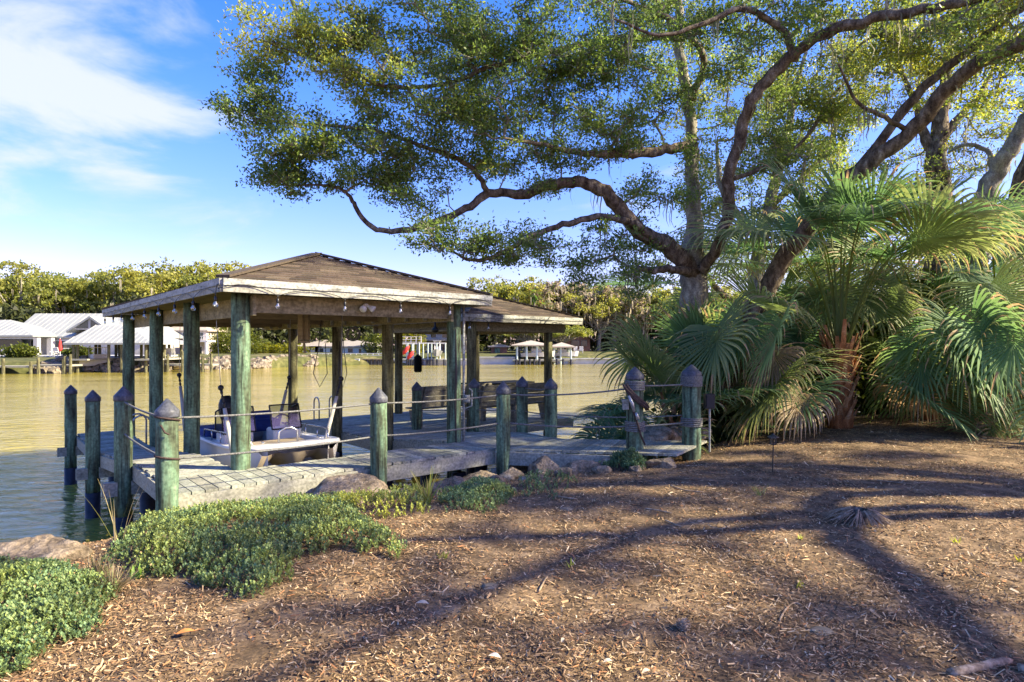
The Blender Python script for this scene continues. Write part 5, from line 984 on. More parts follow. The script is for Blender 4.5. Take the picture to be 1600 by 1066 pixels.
# path light
c = gp(1207, 738, 0); pl_ = empty('path_light', c, 'small bronze lantern path light on a stake in front of the big palm', 'path light')
mb = MB(); mb.tube([c, c+(.01, 0, .36)], .009, 7); mb.build('stake', M['bronze'], pl_)
c2 = c+(.01, 0, .36); mb = MB(); mb.lathe(c2, [(.01, 0), (.045, .01), (.05, .02)], 12); mb.build('tray', M['bronze'], pl_); mb = MB(); mb.lathe(c2+(0, 0, .02), [(.035, 0), (.035, .085)], 12); mb.build('lens', M['glass'], pl_)
mb = MB(); 
for k in range(6): a = k*math.pi/3; mb.tube([c2+(.042*math.cos(a), .042*math.sin(a), .015), c2+(.042*math.cos(a), .042*math.sin(a), .11)], .004, 5)
mb.build('cage', M['bronze'], pl_); mb = MB(); mb.lathe(c2+(0, 0, .105), [(.075, 0), (.07, .012), (.02, .035), (.008, .05), (.001, .055)], 14); mb.build('lamp_cap', M['bronze'], pl_)
# ------------------------------------------------------------------ far bank: houses, docks, trees
def hx(x, Y): return (x-800)/F*Y
def hz(y, Y): return CZ-(y-HY)/F*Y
def gx_(x): return hx(x, 1)
def pbox(mb, x0, x1, y0, y1, Y, dep, col=None):    # px rectangle at distance Y, depth dep behind it
    X0, X1 = hx(x0, Y), hx(x1, Y); Z0, Z1 = hz(y1, Y), hz(y0, Y); mb.box(((X0+X1)/2, Y+dep/2, (Z0+Z1)/2), (abs(X1-X0), dep, abs(Z1-Z0)), None, col)
def hip(mb, x0, x1, ye, yr, Y, dep, gable=False, ov=.4, rx=None):   # hip roof: eave row ye, ridge row yr
    X0, X1, Z0 = hx(x0, Y)-ov, hx(x1, Y)+ov, hz(ye, Y); Y0, Y1 = Y-ov, Y+dep+ov; Z1 = CZ-(yr-HY)/F*(Y+dep/2); h = (Y1-Y0)/2 if not gable else .01
    h = min(h, (X1-X0)/2-.01); R0, R1 = (X0+h, X1-h) if rx is None else (hx(rx[0], Y+dep/2), hx(rx[1], Y+dep/2)); Ym = (Y0+Y1)/2
    vs = [(X0, Y0, Z0), (X1, Y0, Z0), (X1, Y1, Z0), (X0, Y1, Z0), (R0, Ym, Z1), (R1, Ym, Z1)]; vs2 = [(a, b_, c_-.18) for a, b_, c_ in vs[:4]]
    mb.add(vs+vs2, [(0, 1, 5, 4), (1, 2, 5), (2, 3, 4, 5), (3, 0, 4), (6, 7, 1, 0), (7, 8, 2, 1), (8, 9, 3, 2), (9, 6, 0, 3), (9, 8, 7, 6)])
    return vs
def seams(mb, x0, x1, ye, yr, Y, dep, step=.6, rx=None):       # standing seams on the front slope
    X0, X1, Z0 = hx(x0, Y)-.4, hx(x1, Y)+.4, hz(ye, Y); Z1 = CZ-(yr-HY)/F*(Y+dep/2); Y0, Ym = Y-.4, Y+dep/2; h = min(dep/2+.4, (X1-X0)/2-.01)
    RX0, RX1 = (X0+h, X1-h) if rx is None else (hx(rx[0], Ym), hx(rx[1], Ym)); x = X0+.3
    while x < X1-.2:
        t_ = 1.0
        if x < RX0: t_ = (x-X0)/(RX0-X0)
        if x > RX1: t_ = min(t_, (X1-x)/(X1-RX1))
        mb.beam((x, Y0, Z0+.015), (x, Y0+(Ym-Y0)*t_, Z0+(Z1-Z0)*t_+.015), .04, .035); x += step
def win(root, x0, x1, y0, y1, Y, name='window', frame='white', mull=1, lab=None):
    mb = MB(); pbox(mb, x0, x1, y0, y1, Y-.10, .06); w_ = mb.build(name, M[frame], root); mb = MB(); X0, X1 = x0+(x1-x0)*.06, x1-(x1-x0)*.06; yy0, yy1 = y0+(y1-y0)*.08, y1-(y1-y0)*.06
    for k in range(mull): a = X0+(X1-X0)*k/mull; b_ = X0+(X1-X0)*(k+1)/mull; pbox(mb, a+.25, b_-.25, yy0, yy1, Y-.13, .06)
    mb.build('pane', M['glassdark'], w_)
# white house with white metal roof
Yh = 80; h1 = empty('house', (hx(90, Yh), Yh, .2), 'long white house with white metal roof and a glazed front gable', 'house')
mb = MB(); pbox(mb, 55, 232, 527, 562, Yh, 9); mb.build('wall', M['wallwhite'], h1)
mb = MB(); hip(mb, 20, 235, 526, 490, Yh, 10, rx=(55, 215)); rf = mb.build('roof', M['metalroof'], h1); mb = MB(); seams(mb, 20, 235, 526, 490, Yh, 10, .75, rx=(55, 215)); mb.build('seam', M['wallwhite'], rf)
mb = MB(); X0, X1 = hx(-60, Yh-4), hx(52, Yh-4); pbox(mb, -60, 52, 524.5, 530, Yh-4, .4); mb.build('porch_beam', M['wallwhite'], h1)
mb = MB(); hip(mb, -70, 50, 524, 500, Yh-4, 8, rx=(-30, 17)); rf = mb.build('porch_roof', M['metalroof'], h1); mb = MB(); seams(mb, -70, 50, 524, 500, Yh-4, 8, .75, rx=(-30, 17)); mb.build('seam', M['wallwhite'], rf)
mb = MB(); pbox(mb, -60, 48, 531, 560, Yh-1, .3); mb.build('screen_wall', M['glassdark'], h1)
for x in (-20, 52, 73): mb = MB(); pbox(mb, x, x+7 if x != 52 else x+6, 528, 557, Yh-4 if x < 60 else Yh-1.5, .6); mb.build('column', M['wallwhite'], h1)
mb = MB(); Yg = Yh-1.2; A = [(hx(108, Yg), Yg, hz(515, Yg)), (hx(168, Yg), Yg, hz(515, Yg)), (hx(139.5, Yg), Yg, hz(495, Yg))]; B = [(a, b_+5, c_) for a, b_, c_ in A]; mb.add(A+B, [(0, 1, 2), (5, 4, 3), (0, 3, 4, 1)]); gb = mb.build('gable', M['wallwhite'], h1)
mb = MB(); 
for a, b_ in (((103, 517), (139.5, 494)), ((173, 517), (139.5, 494))):
    p, q = PX(*a, Yg-.3), PX(*b_, Yg-.3); mb.add([p, q, q+(0, 6, 0), p+(0, 6, 0), p-(0, 0, .25), q-(0, 0, .25), q+(0, 6, -.25), p+(0, 6, -.25)], [(0, 1, 2, 3), (4, 5, 1, 0), (7, 6, 5, 4), (6, 7, 3, 2), (0, 3, 7, 4), (1, 5, 6, 2)])
mb.build('gable_roof', M['metalroof'], h1)
for q in (((118, 513), (137, 513), (137, 500)), ((141.5, 513), (160, 513), (141.5, 500))):
    mb = MB(); f_ = [PX(x, y, Yg-.08) for x, y in q]; b2 = [p+(0, .06, 0) for p in f_]; mb.add(f_+b2, [(0, 1, 2), (3, 5, 4), (0, 3, 4, 1), (1, 4, 5, 2), (2, 5, 3, 0)]); mb.build('gable_window', M['glassdark'], h1)
win(h1, 59, 65, 532, 556, Yh, 'door', 'white'); win(h1, 84, 128, 531, 556, Yh, 'window', 'white', 3); win(h1, 180, 200, 534, 553, Yh)
mb = MB(); pbox(mb, -60, 235, 556, 560, Yh-7, 6); tag(mb.build('terrace', M['seawall'], None, loc=(hx(60, Yh), Yh-5, 0)), 'pale paved terrace in front of the long white house', 'terrace')
# closed red umbrella, terrace chairs
ru_ = empty('patio_umbrella', (hx(94, 74), 74, .3), 'closed red patio umbrella on the white house terrace', 'umbrella'); mb = MB(); c = np.array((hx(94, 74), 74, 0)); mb.tube([c+(0, 0, .2), c+(0, 0, 2.4)], .04, 6); mb.build('pole', M['white'], ru_); mb = MB(); mb.lathe(c+(0, 0, .8), [(.12, 0), (.22, .2), (.16, .9), (.04, 1.5)], 8); mb.build('canopy', M['red'], ru_)
def chair(c, lab, mat='white', first=[None]):
    r = empty('lawn_chair', (0, 0, 0), lab, 'chair', 'white chairs on the far bank') 
    mb = MB(); mb.box((0, 0, .38), (.62, .6, .06)); mb.build('seat', M[mat], r); mb = MB(); mb.box((0, .32, .72), (.62, .08, .75), ((1, 0, 0), (0, .95, .3), (0, -.3, .95))); mb.build('backrest', M[mat], r)
    for sx in (-.27, .27):
        for sy in (-.25, .25): mb = MB(); mb.box((sx, sy, .18), (.06, .06, .36)); mb.build('leg', M[mat], r)
        mb = MB(); mb.box((sx*1.1, 0, .58), (.09, .6, .04)); mb.build('armrest', M[mat], r)
    r.location = c; return r
ch = chair((hx(84, 73), 73, .2), 'white terrace chair left of the red umbrella')
for x, Y_, lb in ((102, 73, 'white terrace chair right of the red umbrella'), (262, 72, 'white chair on the lawn beside the pale two-storey house'), (268, 73, 'second white chair behind the one by the two-storey house'), (5, 76, 'lounge chair at the left end of the screened porch'), (14, 76, 'second lounge chair in front of the screened porch')): dup(ch, (hx(x, Y_), Y_, .1), lb, rz=.3)
# boathouse with white metal roof on green piles
def far_boathouse(x0, x1, ye, yr, Y, dep, roofm, postm, posts_, label, ydeck, rx=None, seam=False, name='far_boathouse'):
    r = empty(name, (hx((x0+x1)/2, Y), Y, WZ), label, 'boathouse'); mb = MB(); hip(mb, x0, x1, ye, yr, Y, dep, rx=rx); rf = mb.build('roof', M[roofm], r)
    if seam: mb = MB(); seams(mb, x0, x1, ye, yr, Y, dep, .6, rx=rx); mb.build('seam', M['wallwhite'], rf)
    for dy in (0, dep*.5, dep):
        for x in posts_: mb = MB(); X = hx(x, Y); mb.tube([(X, Y+dy, WZ-.5), (X, Y+dy, hz(ye, Y))], .15, 8); mb.build('post', M[postm], r)
    mb = MB(); pbox(mb, x0, x1, ye+.3, ye+2.2, Y+.1, .2); pbox(mb, x0, x1, ye+.3, ye+2.2, Y+dep, .2); mb.build('beam', M['beam'], r)
    mb = MB(); pbox(mb, x0-2, x0+(x1-x0)*.22, ydeck, ydeck+2.5, Y-.5, dep+2); pbox(mb, x1-(x1-x0)*.2, x1+2, ydeck, ydeck+2.5, Y-.5, dep+2); mb.build('deck', M['rim'], r); return r
Yb = 65.5
far_boathouse(108, 236, 536, 508, Yb, 7, 'metalroof', 'brownpile', (115, 121, 170, 190, 207, 228), 'far boathouse with white metal hip roof on green piles before the white house', 561, rx=(150, 200), seam=True)
# boats and generic far boat
def far_boat(c, ln, label, hullm='white', topm='steelgrey', rz=0, cover=False):
    r = empty('moored_boat', (0, 0, 0), label, 'boat'); ks_ = [(-.5, .32, .3), (-.2, .36, .34), (.15, .33, .38), (.38, .2, .44), (.5, .02, .5)]; w = ln*.36; mb = MB(); vs = []
    for x, hw, g in ks_: vs += [(x*ln, hw*w, g*ln*.35), (x*ln*.94, hw*w*.55, .05), (x*ln*.92, 0, 0), (x*ln*.94, -hw*w*.55, .05), (x*ln, -hw*w, g*ln*.35)]
    mb.add(vs, [(i_*5+k, i_*5+k+1, (i_+1)*5+k+1, (i_+1)*5+k) for i_ in range(4) for k in range(4)]+[(0, 1, 2, 3, 4)]+[(i_*5, (i_+1)*5, (i_+1)*5+4, i_*5+4) for i_ in range(4)]); mb.build('hull', M[hullm], r)
    mb = MB(); mb.box((-.05*ln, 0, ln*.17), (ln*.28, w*.34, ln*.13)); mb.build('console', M[topm], r)
    mb = MB()
    for sx in (-.16, .10):
        for sy in (-.13, .13): mb.tube([(sx*ln, sy*w*1.3, ln*.1), (sx*ln, sy*w*1.3, ln*.36)], .03, 5)
    mb.box((-.03*ln, 0, ln*.37), (ln*.36, w*.5, .06)); mb.build('top', M['white'], r)
    mb = MB(); mb.box((-.53*ln, 0, ln*.10), (.35, .3, .9)); mb.build('outboard_motor', M['black'], r); r.location = c; r.rotation_euler = (0, 0, rz); return r
far_boat((hx(150, 68), 68, -.75), 5.5, 'small motor boat with black outboard under the white-roofed far boathouse', rz=-1.9)
# dock along the left far shore
def dock_run(x0, x1, yt, Y, label, posts_, wd=1.6, postm='brownpile', ph=1.0):
    r = empty('far_dock', (hx((x0+x1)/2, Y), Y, WZ), label, 'dock'); mb = MB(); pbox(mb, x0, x1, yt, yt+2.6, Y, wd); mb.build('deck', M['deck'] if False else M['rim'], r)
    for x in posts_: mb = MB(); X = hx(x, Y-.25); mb.tube([(X, Y-.25, WZ-.6), (X, Y-.25, hz(yt, Y)+ph*random.uniform(.3, 1))], .14, 8); mb.tube([(X, Y-.25, WZ-.6), (X, Y-.25, WZ+.8)], .16, 8); mb.build('post', M[postm], r)
    return r
dock_run(-40, 50, 572, 62.6, 'long low grey dock along the far shore at the left edge', (-20, 5, 48), ph=.8); dock_run(50, 112, 570, 62.8, 'low dock section left of the white-roofed far boathouse', (60, 99, 101, 110), ph=1.2); dock_run(236, 331, 569, 67.6, 'low far dock right of the white-roofed boathouse', (238, 255, 262, 285, 300, 317, 330), ph=1.5)
# two-storey house
Yt = 88; h2 = empty('house', (hx(290, Yt), Yt, .2), 'pale two-storey house with a balcony between the boathouse piles', 'house'); mb = MB(); pbox(mb, 256, 322, 516, 560, Yt, 9); mb.build('wall', M['wallpink'], h2)
mb = MB(); hip(mb, 256, 322, 516, 500, Yt, 9); mb.build('roof', M['rooftan'], h2)
mb = MB(); pbox(mb, 285, 324, 532, 534.5, Yt-2.4, 2.4); mb.build('balcony', M['white'], h2); mb = MB()
for x in np.linspace(286, 323, 14): pbox(mb, x, x+.5, 526, 532, Yt-2.4, .08)
pbox(mb, 285, 324, 525, 526, Yt-2.4, .1); mb.build('balcony_railing', M['white'], h2)
for x in (287, 305, 320): mb = MB(); pbox(mb, x, x+3, 534, 561, Yt-2.4, .4); mb.build('column', M['white'], h2)
for x in (275, 285, 300, 312): win(h2, x, x+6, 519, 530, Yt)
win(h2, 290, 300, 541, 556, Yt); win(h2, 308, 316, 541, 556, Yt)
# single storey cream and blue houses
Yc = 101; h3 = empty('house', (hx(482, Yc), Yc, .3), 'small cream gabled house behind the yellow riprap', 'house'); mb = MB(); pbox(mb, 470, 498, 541, 561, Yc, 6); mb.build('wall', M['wallcream'], h3); mb = MB(); hip(mb, 468, 500, 541, 531, Yc, 6, gable=True); mb.build('roof', M['roofgrey'], h3); win(h3, 480, 486, 546, 555, Yc)
h4 = empty('house', (hx(545, Yc), Yc, .3), 'long pale blue single-storey house with grey hip roof', 'house'); mb = MB(); pbox(mb, 492, 588, 541, 559, Yc, 9); mb.build('wall', M['wallblue'], h4); mb = MB(); hip(mb, 488, 590, 541, 532, Yc, 9); mb.build('roof', M['roofgrey'], h4)
for x, w_ in ((498, 8), (515, 6), (543, 9), (560, 5), (572, 8)): win(h4, x, x+w_, 544, 551 if w_ > 5 else 557, Yc)
def railing(x0, x1, y0, y1, Y, lab, n_):
    r = empty('white_railing', (hx((x0+x1)/2, Y), Y, 0), lab, 'railing'); mb = MB()
    for k in range(3): yy = y0+(y1-y0)*k/2.4; pbox(mb, x0, x1, yy, yy+.8, Y, .1)
    mb.build('rail', M['white'], r)
    for x in np.linspace(x0, x1, n_): mb = MB(); pbox(mb, x-.6, x+.6, y0, y1, Y+.12, .14); mb.build('post', M['white'], r)
railing(486, 600, 552, 559, 93.5, 'white railing along the far seawall in front of the pale blue house', 14)
def seawall(x0, x1, y0, Y, lab, mat='seawall', rib=0):
    r = empty('seawall', (hx((x0+x1)/2, Y), Y, WZ), lab, 'seawall'); mb = MB(); X0, X1 = hx(x0, Y), hx(x1, Y); z1 = hz(y0, Y); mb.box(((X0+X1)/2, Y+.25, (z1+WZ-.6)/2), (X1-X0, .5, z1-WZ+.6)); mb.box(((X0+X1)/2, Y+.15, z1+.06), (X1-X0, .8, .12)); mb.build('wall', M[mat], r)
    if rib:
        for x in np.linspace(x0+1, x1-1, rib): mb = MB(); mb.tube([(hx(x, Y), Y-.12, WZ-.5), (hx(x, Y), Y-.12, z1-.05)], .13, 7); mb.build('rib', M['sleeve'] if rib < 20 else M['seawall'], r)
seawall(488, 562, 562, 90.3, 'ribbed blue-grey seawall below the pale blue house', rib=26); seawall(562, 604, 562, 90.8, 'seawall with dark piles between the blue house and the far lift', mat='rocklight', rib=8)
seawall(604, 745, 562, 91.5, 'white seawall behind the piles of the far boat lifts', rib=0); seawall(745, 805, 559, 92.5, 'plain white seawall seen through the shelter'); seawall(805, 1100, 561, 95.5, 'grey seawall behind the tan-roofed far boathouses')
dock_run(628, 735, 562, 87.5, 'far dock on many dark piles below the lifted boat', (636, 640, 643, 647, 652, 656, 660, 667, 672, 677, 683, 694, 706), postm='sleeve', ph=.1)
def far_lift(x0, x1, yt, yb, Y, lab):
    r = empty('far_boat_lift', (hx((x0+x1)/2, Y), Y, WZ), lab, 'boat lift'); 
    for x in (x0, (x0*2+x1)/3, (x0+2*x1)/3, x1):
        for dy in (0, 4): mb = MB(); mb.tube([(hx(x, Y), Y+dy, WZ-.3), (hx(x, Y), Y+dy, hz(yt, Y))], .10, 7); mb.build('post', M['wallblue'], r)
    for dy in (0, 4): mb = MB(); pbox(mb, x0-1, x1+1, yt-1, yt+.8, Y+dy, .2); mb.build('top_beam', M['white'], r)
far_lift(655, 696, 536.5, 562, 88, 'white framed far boat lift holding the boat with the blue-grey cover'); far_lift(628, 655, 537, 562, 88.5, 'white framed upper dock to the left of the lifted far boat')
railing(626, 658, 526, 536, 88.5, 'white railing on top of the far upper dock', 5)
bt = far_boat((hx(683, 89.5), 89.5, -.1), 6.0, 'lifted far boat with blue-grey cover seen behind the shelter', 'steelgrey', 'white', rz=-1.5)
for x, y, s_, lb in ((634, 548, 'red', 'red kayak standing on the far upper dock'), (641, 556, 'red', 'second red kayak lower on the far upper dock')): mb = MB(); c = PX(x, y, 87.3); mb.tube([c+(-.4, 0, -.6), c+(-.2, 0, -.2), c+(.2, 0, .3), c+(.5, 0, .7)], [.05, .28, .3, .05], 8); tag(mb.build('kayak', M['red'], None, True, loc=tuple(c)), lb, 'kayak', 'red kayaks on the far dock')
# house behind lifts
Ye = 112; h5 = empty('house', (hx(690, Ye), Ye, .5), 'dark grey-roofed house behind the far boat lifts', 'house'); mb = MB(); pbox(mb, 650, 728, 520, 556, Ye, 8); mb.build('wall', M['wallwhite'], h5); mb = MB(); hip(mb, 648, 730, 520, 506, Ye, 8); mb.build('roof', M['roofdark'], h5); mb = MB(); pbox(mb, 648, 735, 530, 532.5, Ye-3, 3); mb.build('porch_roof', M['rooftan'], h5)
for x in (656, 672, 690, 705): win(h5, x, x+10, 521.5, 528, Ye); win(h5, x, x+9, 537, 550, Ye)
sh = empty('shed', (hx(779, 104), 104, .3), 'small brown shed with green door on the far lawn', 'shed'); mb = MB(); pbox(mb, 767, 792, 541, 555, 104, 4); mb.build('wall', M['wallbrown'], sh); mb = MB(); hip(mb, 766, 793, 541, 537, 104, 4); mb.build('roof', M['roofgrey'], sh); mb = MB(); pbox(mb, 773, 781, 544, 555, 103.9, .1); mb.build('door', M['green'], sh)
far_boathouse(803, 858, 539, 532, 92, 6, 'rooftan', 'wallblue', (808, 823, 839, 854), 'far boathouse with tan hip roof, the left one of the two', 562); far_boathouse(864, 895, 541.5, 535, 95, 5, 'rooftan', 'wallblue', (866, 876, 892), 'smaller far boathouse with tan hip roof at the right', 563)
dock_run(806, 900, 562, 90.5, 'far dock on short black piles below the tan-roofed boathouses', (807, 812, 820, 828, 835, 843, 870, 880, 892), postm='sleeve', ph=.1)
far_boat((hx(840, 94), 94, -.3), 5.5, 'white motor boat on a lift under the left tan-roofed boathouse', rz=.2); far_boat((hx(880, 97.5), 97.5, -.3), 5.0, 'white motor boat under the right tan-roofed boathouse', rz=.1)
Yr = 118; h6 = empty('house', (hx(903, Yr), Yr, .5), 'brown cedar gabled house among the trees on the right far bank', 'house'); mb = MB(); pbox(mb, 886, 922, 528, 552, Yr, 8); X0, X1 = hx(886, Yr), hx(922, Yr); zt_ = hz(528, Yr); za = hz(514, Yr); Xm = (X0+X1)/2; mb.add([(X0, Yr, zt_), (X1, Yr, zt_), (Xm, Yr, za), (X0, Yr+8, zt_), (X1, Yr+8, zt_), (Xm, Yr+8, za)], [(0, 1, 2), (5, 4, 3)]); mb.build('wall', M['wallbrown'], h6)
mb = MB(); 
for a, b_ in (((X0-.8, zt_-.4), (Xm, za+.1)), ((X1+.8, zt_-.4), (Xm, za+.1))): mb.add([(a[0], Yr-.8, a[1]), (b_[0], Yr-.8, b_[1]), (b_[0], Yr+8.8, b_[1]), (a[0], Yr+8.8, a[1]), (a[0], Yr-.8, a[1]-.25), (b_[0], Yr-.8, b_[1]-.25), (b_[0], Yr+8.8, b_[1]-.25), (a[0], Yr+8.8, a[1]-.25)], [(0, 1, 2, 3), (4, 5, 1, 0), (7, 6, 5, 4), (3, 7, 4, 0), (2, 6, 7, 3)])
mb.build('roof', M['roofdark'], h6); win(h6, 893, 905, 532, 541, Yr, frame='wood'); win(h6, 908, 917, 532, 541, Yr, frame='wood')
dup(ch, (hx(900, 99), 99, .2), 'white chair on the right far bank below the cedar house', rz=.2); dup(ch, (hx(908, 99), 99, .2), 'second white chair below the cedar house, right of the first', rz=-.2)
for (x0, x1, yt, Yw, lb) in ((384, 470, 549, 99, 'low tan wooden fence on the far bank'),): mb = MB(); 
for k in range(40): a = 384+(470-384)*k/40; pbox(mb, a+.1, a+2.0, 548+random.random()*.4, 558, 99, .06)
tag(mb.build('fence', M['beam'], None, loc=(hx(427, 99), 99, .2)), 'low tan board fence on the far bank behind the riprap', 'fence')
# riprap
rr = random.Random(8); rocks = []
lowp = []
for s_ in range(5):
    q = np.random.default_rng(100+s_); mb = MB(); mb.sphere((0, 0, 0), .5, 8, 6); vv = mb.v[0]; mb.v[0] = vv*(1+.22*np.sin(vv@q.normal(size=(3, 3))*5).sum(1)/1.5)[:, None]; o_ = mb.build('riprap_stone', M['rocklight']); lowp.append(o_.data); bpy.data.objects.remove(o_)
k = 0
for x0, x1, nr, wh in ((322, 492, 190, 'below the green shrub bank right of the two-storey house'), (70, 108, 34, 'in front of the red umbrella'), (52, 70, 12, 'below the round clipped shrub'), (128, 232, 40, 'in the shade under the white-roofed far boathouse'), (234, 322, 20, 'behind the low far dock below the two-storey house')):
    for _ in range(nr):
        x = rr.uniform(x0, x1); X = hx(x, fby(0)); 
        for _it in range(6): Yk = float(fby(X)); X = hx(x, Yk)
        t_ = rr.random(); o_ = bpy.data.objects.new('riprap_stone', lowp[k % 5]); C.objects.link(o_); s_ = rr.uniform(.5, 1.25); o_.scale = (s_*rr.uniform(.8, 1.5), s_, s_*rr.uniform(.6, .9)); o_.rotation_euler = (rr.random(), rr.random(), rr.random()*6); o_.location = (X, Yk-.5+t_*3.0, WZ+.05+t_*1.2); tag(o_, 'rough tan riprap stone '+wh, 'rock', 'riprap stones along the far shore'); k += 1
# far trees: four builds, then copies
def far_tree(seed, H_, Rr, tone, nleaf=7200, mossn=36, lobes=30, grey=0):
    r_ = np.random.default_rng(seed); random.seed(seed); root = empty('far_oak', (0, 0, 0), 'x', 'tree', 'trees on the far bank')
    lc = []; base_h = H_*.28; tips = []
    for k in range(lobes):
        a = r_.uniform(0, 6.28); rr_ = Rr*math.sqrt(r_.uniform(0, 1))*.9; z = base_h+(H_-base_h)*(r_.uniform(.25, 1)**.6)*(1-.45*(rr_/Rr)**2); tips.append((math.cos(a)*rr_, math.sin(a)*rr_, z))
    mb = MB(); top = np.array((r_.normal()*.3, r_.normal()*.3, H_*.38)); mb.tube([(0, 0, -1), (0, 0, .5), top*.5, top], [.55, .45, .38, .34], 9, jit=.1); tk = mb.build('trunk', M['bark_pale'], root, True); mb = MB()
    for t_ in tips: t_ = np.array(t_); m_ = top+(t_-top)*.5+r_.normal(size=3)*.5-(0, 0, .3); mb.tube([top-(0, 0, r_.uniform(0, 1.5)), m_, t_], [.2, .12, .03], 5, cap=False)
    mb.build('limb', M['bark_pale'], root, True)
    cs = []; 
    for t_ in tips:
        n_ = nleaf//lobes; s_ = Rr*r_.uniform(.20, .34); d = r_.normal(size=(n_, 3)); d /= np.linalg.norm(d, axis=1)[:, None]; sub = r_.integers(0, 9, n_); off = r_.normal(size=(9, 3)); off /= np.linalg.norm(off, axis=1)[:, None]
        p = np.array(t_)+off[sub]*s_*np.array((1, 1, .55))*.8+d*(r_.uniform(0, 1, n_)**.5)[:, None]*s_*.42*np.array((1, 1, .6)); lc.append(p); cs.append(np.clip(tone+r_.normal()*.16+r_.normal(size=n_)*.1, 0, 1))
    lc = np.concatenate(lc); t2 = np.concatenate(cs)[:, None]; v, f = leafcards(lc, .46, .30, r_); dark = np.array((.075, .10, .028)); mid = np.array((.15, .18, .045)); yel = np.array((.27, .27, .07)); col = np.where(t2 < .5, dark+(mid-dark)*t2*2, mid+(yel-mid)*(t2-.5)*2)*r_.uniform(.65, 1.35, (len(lc), 1)); col = np.where(r_.uniform(size=(len(lc), 1)) < grey, np.array((.27, .23, .175))*r_.uniform(.6, 1.2, (len(lc), 1)), col); arr_mesh('crown', v, f, M['leaf'], col, root)
    an = np.array(tips)[r_.integers(0, lobes, mossn)]+r_.normal(size=(mossn, 3))*(Rr*.22, Rr*.22, .6); v, f = moss_strands(r_, an-(0, 0, .6), .5, 1.6, .14); o_ = arr_mesh('hanging_moss', v, f, M['moss'], np.array((.36, .33, .25))*r_.uniform(.7, 1.2, (len(f), 1)), root); o_['kind'] = 'stuff'; return root
proto = [far_tree(201, 13, 8.5, .75), far_tree(202, 12, 7.5, .6), far_tree(203, 13.5, 8, .85), far_tree(204, 11, 7, .5, mossn=70), far_tree(205, 11, 6.5, .42, mossn=260, grey=.7)]
used = set()
ft = [  # pixel column, distance, top row, prototype, label
 (20, 96, 412, 0, 'far oak with broad golden crown at the left edge'), (-70, 100, 415, 1, 'far oak mostly beyond the left edge of the picture'), (75, 104, 432, 3, 'far mossy oak behind the white house roof, left part'), (110, 98, 428, 1, 'far oak behind the left end of the white roof ridge'), (150, 106, 445, 3, 'far oak in the low gap of the tree line above the gable'),
 (190, 98, 428, 1, 'far oak right of the low gap in the tree line'), (255, 100, 405, 2, 'tallest golden far oak left of the boathouse roof'), (310, 104, 418, 1, 'far oak just left of the boathouse roof peak'), (365, 104, 413, 0, 'far oak half hidden by the boathouse roof slope'), (225, 110, 430, 4, 'mossy far tree in the second row above the far boathouse'), (340, 98, 470, 4, 'mossy far tree with leaning pale trunk seen under the eave'),
 (420, 108, 440, 3, 'far tree hidden behind the left half of the boathouse roof'), (400, 104, 485, 4, 'mossy low far tree right of the leaning pale trunk'), (450, 112, 480, 4, 'mossy far tree above the board fence'), (520, 118, 470, 3, 'far tree behind the pale blue house, left'), (580, 120, 470, 1, 'far tree behind the pale blue house, right'), (640, 124, 465, 3, 'far tree behind the upper dock'), (700, 126, 470, 4, 'mossy far tree behind the far boat lifts'),
 (740, 108, 462, 3, 'far tree with pale leaning trunk left of the brown shed'), (775, 118, 442, 2, 'yellow-green far tree above the shelter roof, leftmost'), (810, 122, 447, 1, 'far tree above the shelter roof peak'), (860, 124, 452, 4, 'grey mossy far tree above the shelter eave'), (820, 106, 500, 3, 'low dark far tree behind the left tan boathouse'), (900, 128, 452, 4, 'grey mossy far tree above the cedar house'), (935, 122, 462, 0, 'golden far tree right of the cedar house'), (960, 124, 455, 4, 'grey mossy far tree above the palmetto clump'), (1010, 126, 458, 1, 'far tree seen through the palmetto, left'), (1060, 120, 465, 3, 'far tree seen through the palmetto, right'), (1120, 130, 460, 0, 'far tree behind the oak trunk'), (1200, 130, 455, 1, 'far tree behind the big palm'), (1290, 130, 455, 3, 'far tree glimpsed over the big palm'), (880, 108, 505, 3, 'low far tree between the two tan-roofed boathouses')]
PH = [13, 12, 13.5, 11, 11]
for i_, (x, Y_, yt, k, lb) in enumerate(ft):
    if x > 760 and yt < 480: yt -= 12
    s_ = (hz(yt, Y_)-.3)/PH[k]; sc = (s_*1.0 if s_ > .75 else .75+.0, s_ if s_ > .75 else .75, s_); loc = (hx(x, Y_), Y_, .2)
    if k in used: dup(proto[k], loc, lb, rz=i_*1.1, scale=sc)
    else: proto[k].location = loc; proto[k].scale = sc; proto[k]['label'] = lb; used.add(k)
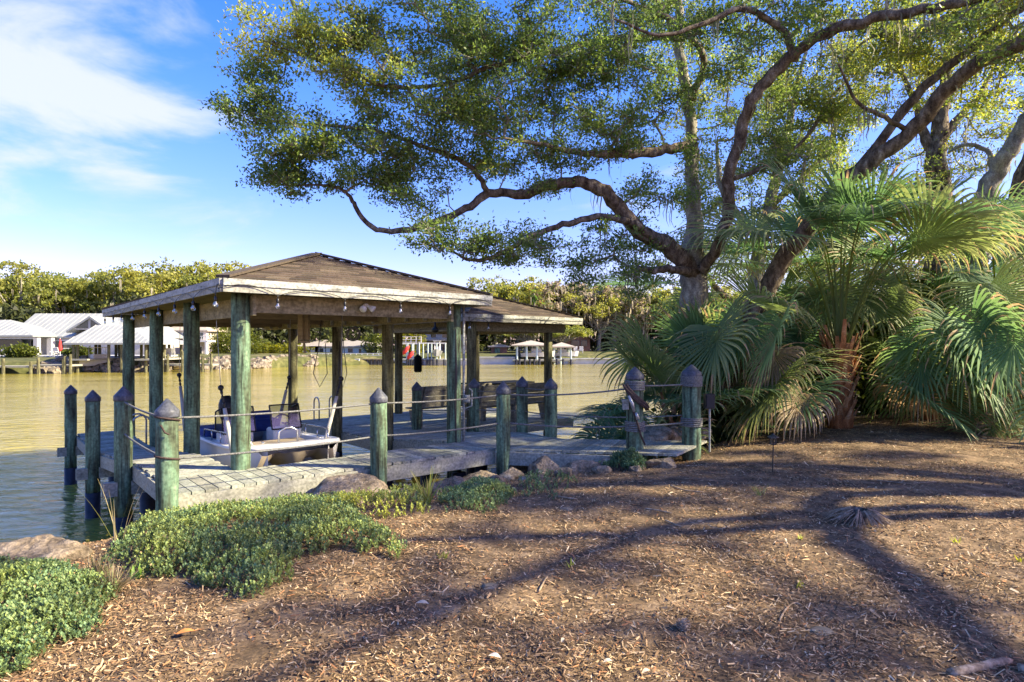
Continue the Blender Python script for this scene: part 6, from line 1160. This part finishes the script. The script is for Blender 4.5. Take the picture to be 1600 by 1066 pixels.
# cabbage palm silhouettes in the far tree line
r0 = empty('far_palm', (0, 0, 0), 'x', 'palm', 'cabbage palms in the far tree line'); mb = MB(); mb.tube([(0, 0, 0), (.2, 0, 6), (0, 0, 11)], [.25, .2, .2], 7); mb.build('trunk', M['bark_pale'], r0); mb = MB(); q = np.random.default_rng(5)
for k in range(150):
    d = q.normal(size=3); d[2] += .15; d /= np.linalg.norm(d); s2 = np.cross(d, (0, 0, 1)); s2 /= np.linalg.norm(s2)+1e-6; b_ = np.array((0, 0, 11))+d*.6; e = np.array((0, 0, 11))+d*2.0-(0, 0, .5); mb.add([b_, (b_+e)/2+s2*.14, e, (b_+e)/2-s2*.14], [(0, 1, 2, 3)], (.12*q.uniform(.5, 1.5), .15*q.uniform(.5, 1.5), .04))
mb.build('fronds', M['leaf'], r0); r0.location = (hx(834, 112), 112, hz(445, 112)-12.6); r0['label'] = 'cabbage palm head standing above the far tree line'
dup(r0, (hx(851, 110), 110, hz(465, 110)-12.6), 'lower yellowish cabbage palm beside the grey mossy far tree')
for nm, c, rd, n_, lb in (('shrub', (hx(32, 72), 72, .7), (1.9, 1.0, .9), 1500, 'round clipped shrub with short stem before the white house terrace'), ('shrub', (hx(122, 73), 73, .6), (1.5, .8, .8), 1500, 'dark shrub right of the red umbrella'), ('shrub', (hx(370, 90), 90, 1.5), (5, 2, 2.4), 2500, 'dense green shrub bank behind the riprap'), ('shrub', (hx(335, 92), 92, 2.0), (3, 2, 3), 2500, 'green shrub right of the two-storey house'), ('shrub', (hx(430, 93), 93, .8), (6, 1.5, .9), 2500, 'yellow-green low shrubs on top of the riprap'), ('shrub', (hx(590, 100), 100, 1.5), (2.5, 1.5, 2.2), 1800, 'dark round shrub right of the pale blue house'), ('shrub', (hx(640, 100), 100, 2), (3, 1.5, 2.5), 1800, 'yellowish shrub behind the upper dock')):
    shrub(nm, c, rd, n_, lb, .5 if 'yellow' not in lb else 1.2, int(abs(c[0])*3+5), L_=.35, W_=.2, group='shrubs on the far bank')

r_ = np.random.default_rng(77); n = 42000; X = r_.uniform(-120, 90, n); q = r_.uniform(0, 1, n); Y = np.interp(X, FBa[:, 0], FBa[:, 1])+26+r_.uniform(0, 8, n)+2*np.sin(X*.3); Z = .4+(7.0+1.8*np.sin(X*.21)+1.2*np.sin(X*.53+1))*q**.8
v, f = leafcards(np.stack([X, Y, Z], 1), .9, .6, r_); tag(arr_mesh('thicket', v, f, M['leaf'], np.array((.05, .06, .025))*r_.uniform(.5, 1.8, (n, 1))), 'dark continuous thicket below the trees of the far bank', 'thicket', kind='stuff')
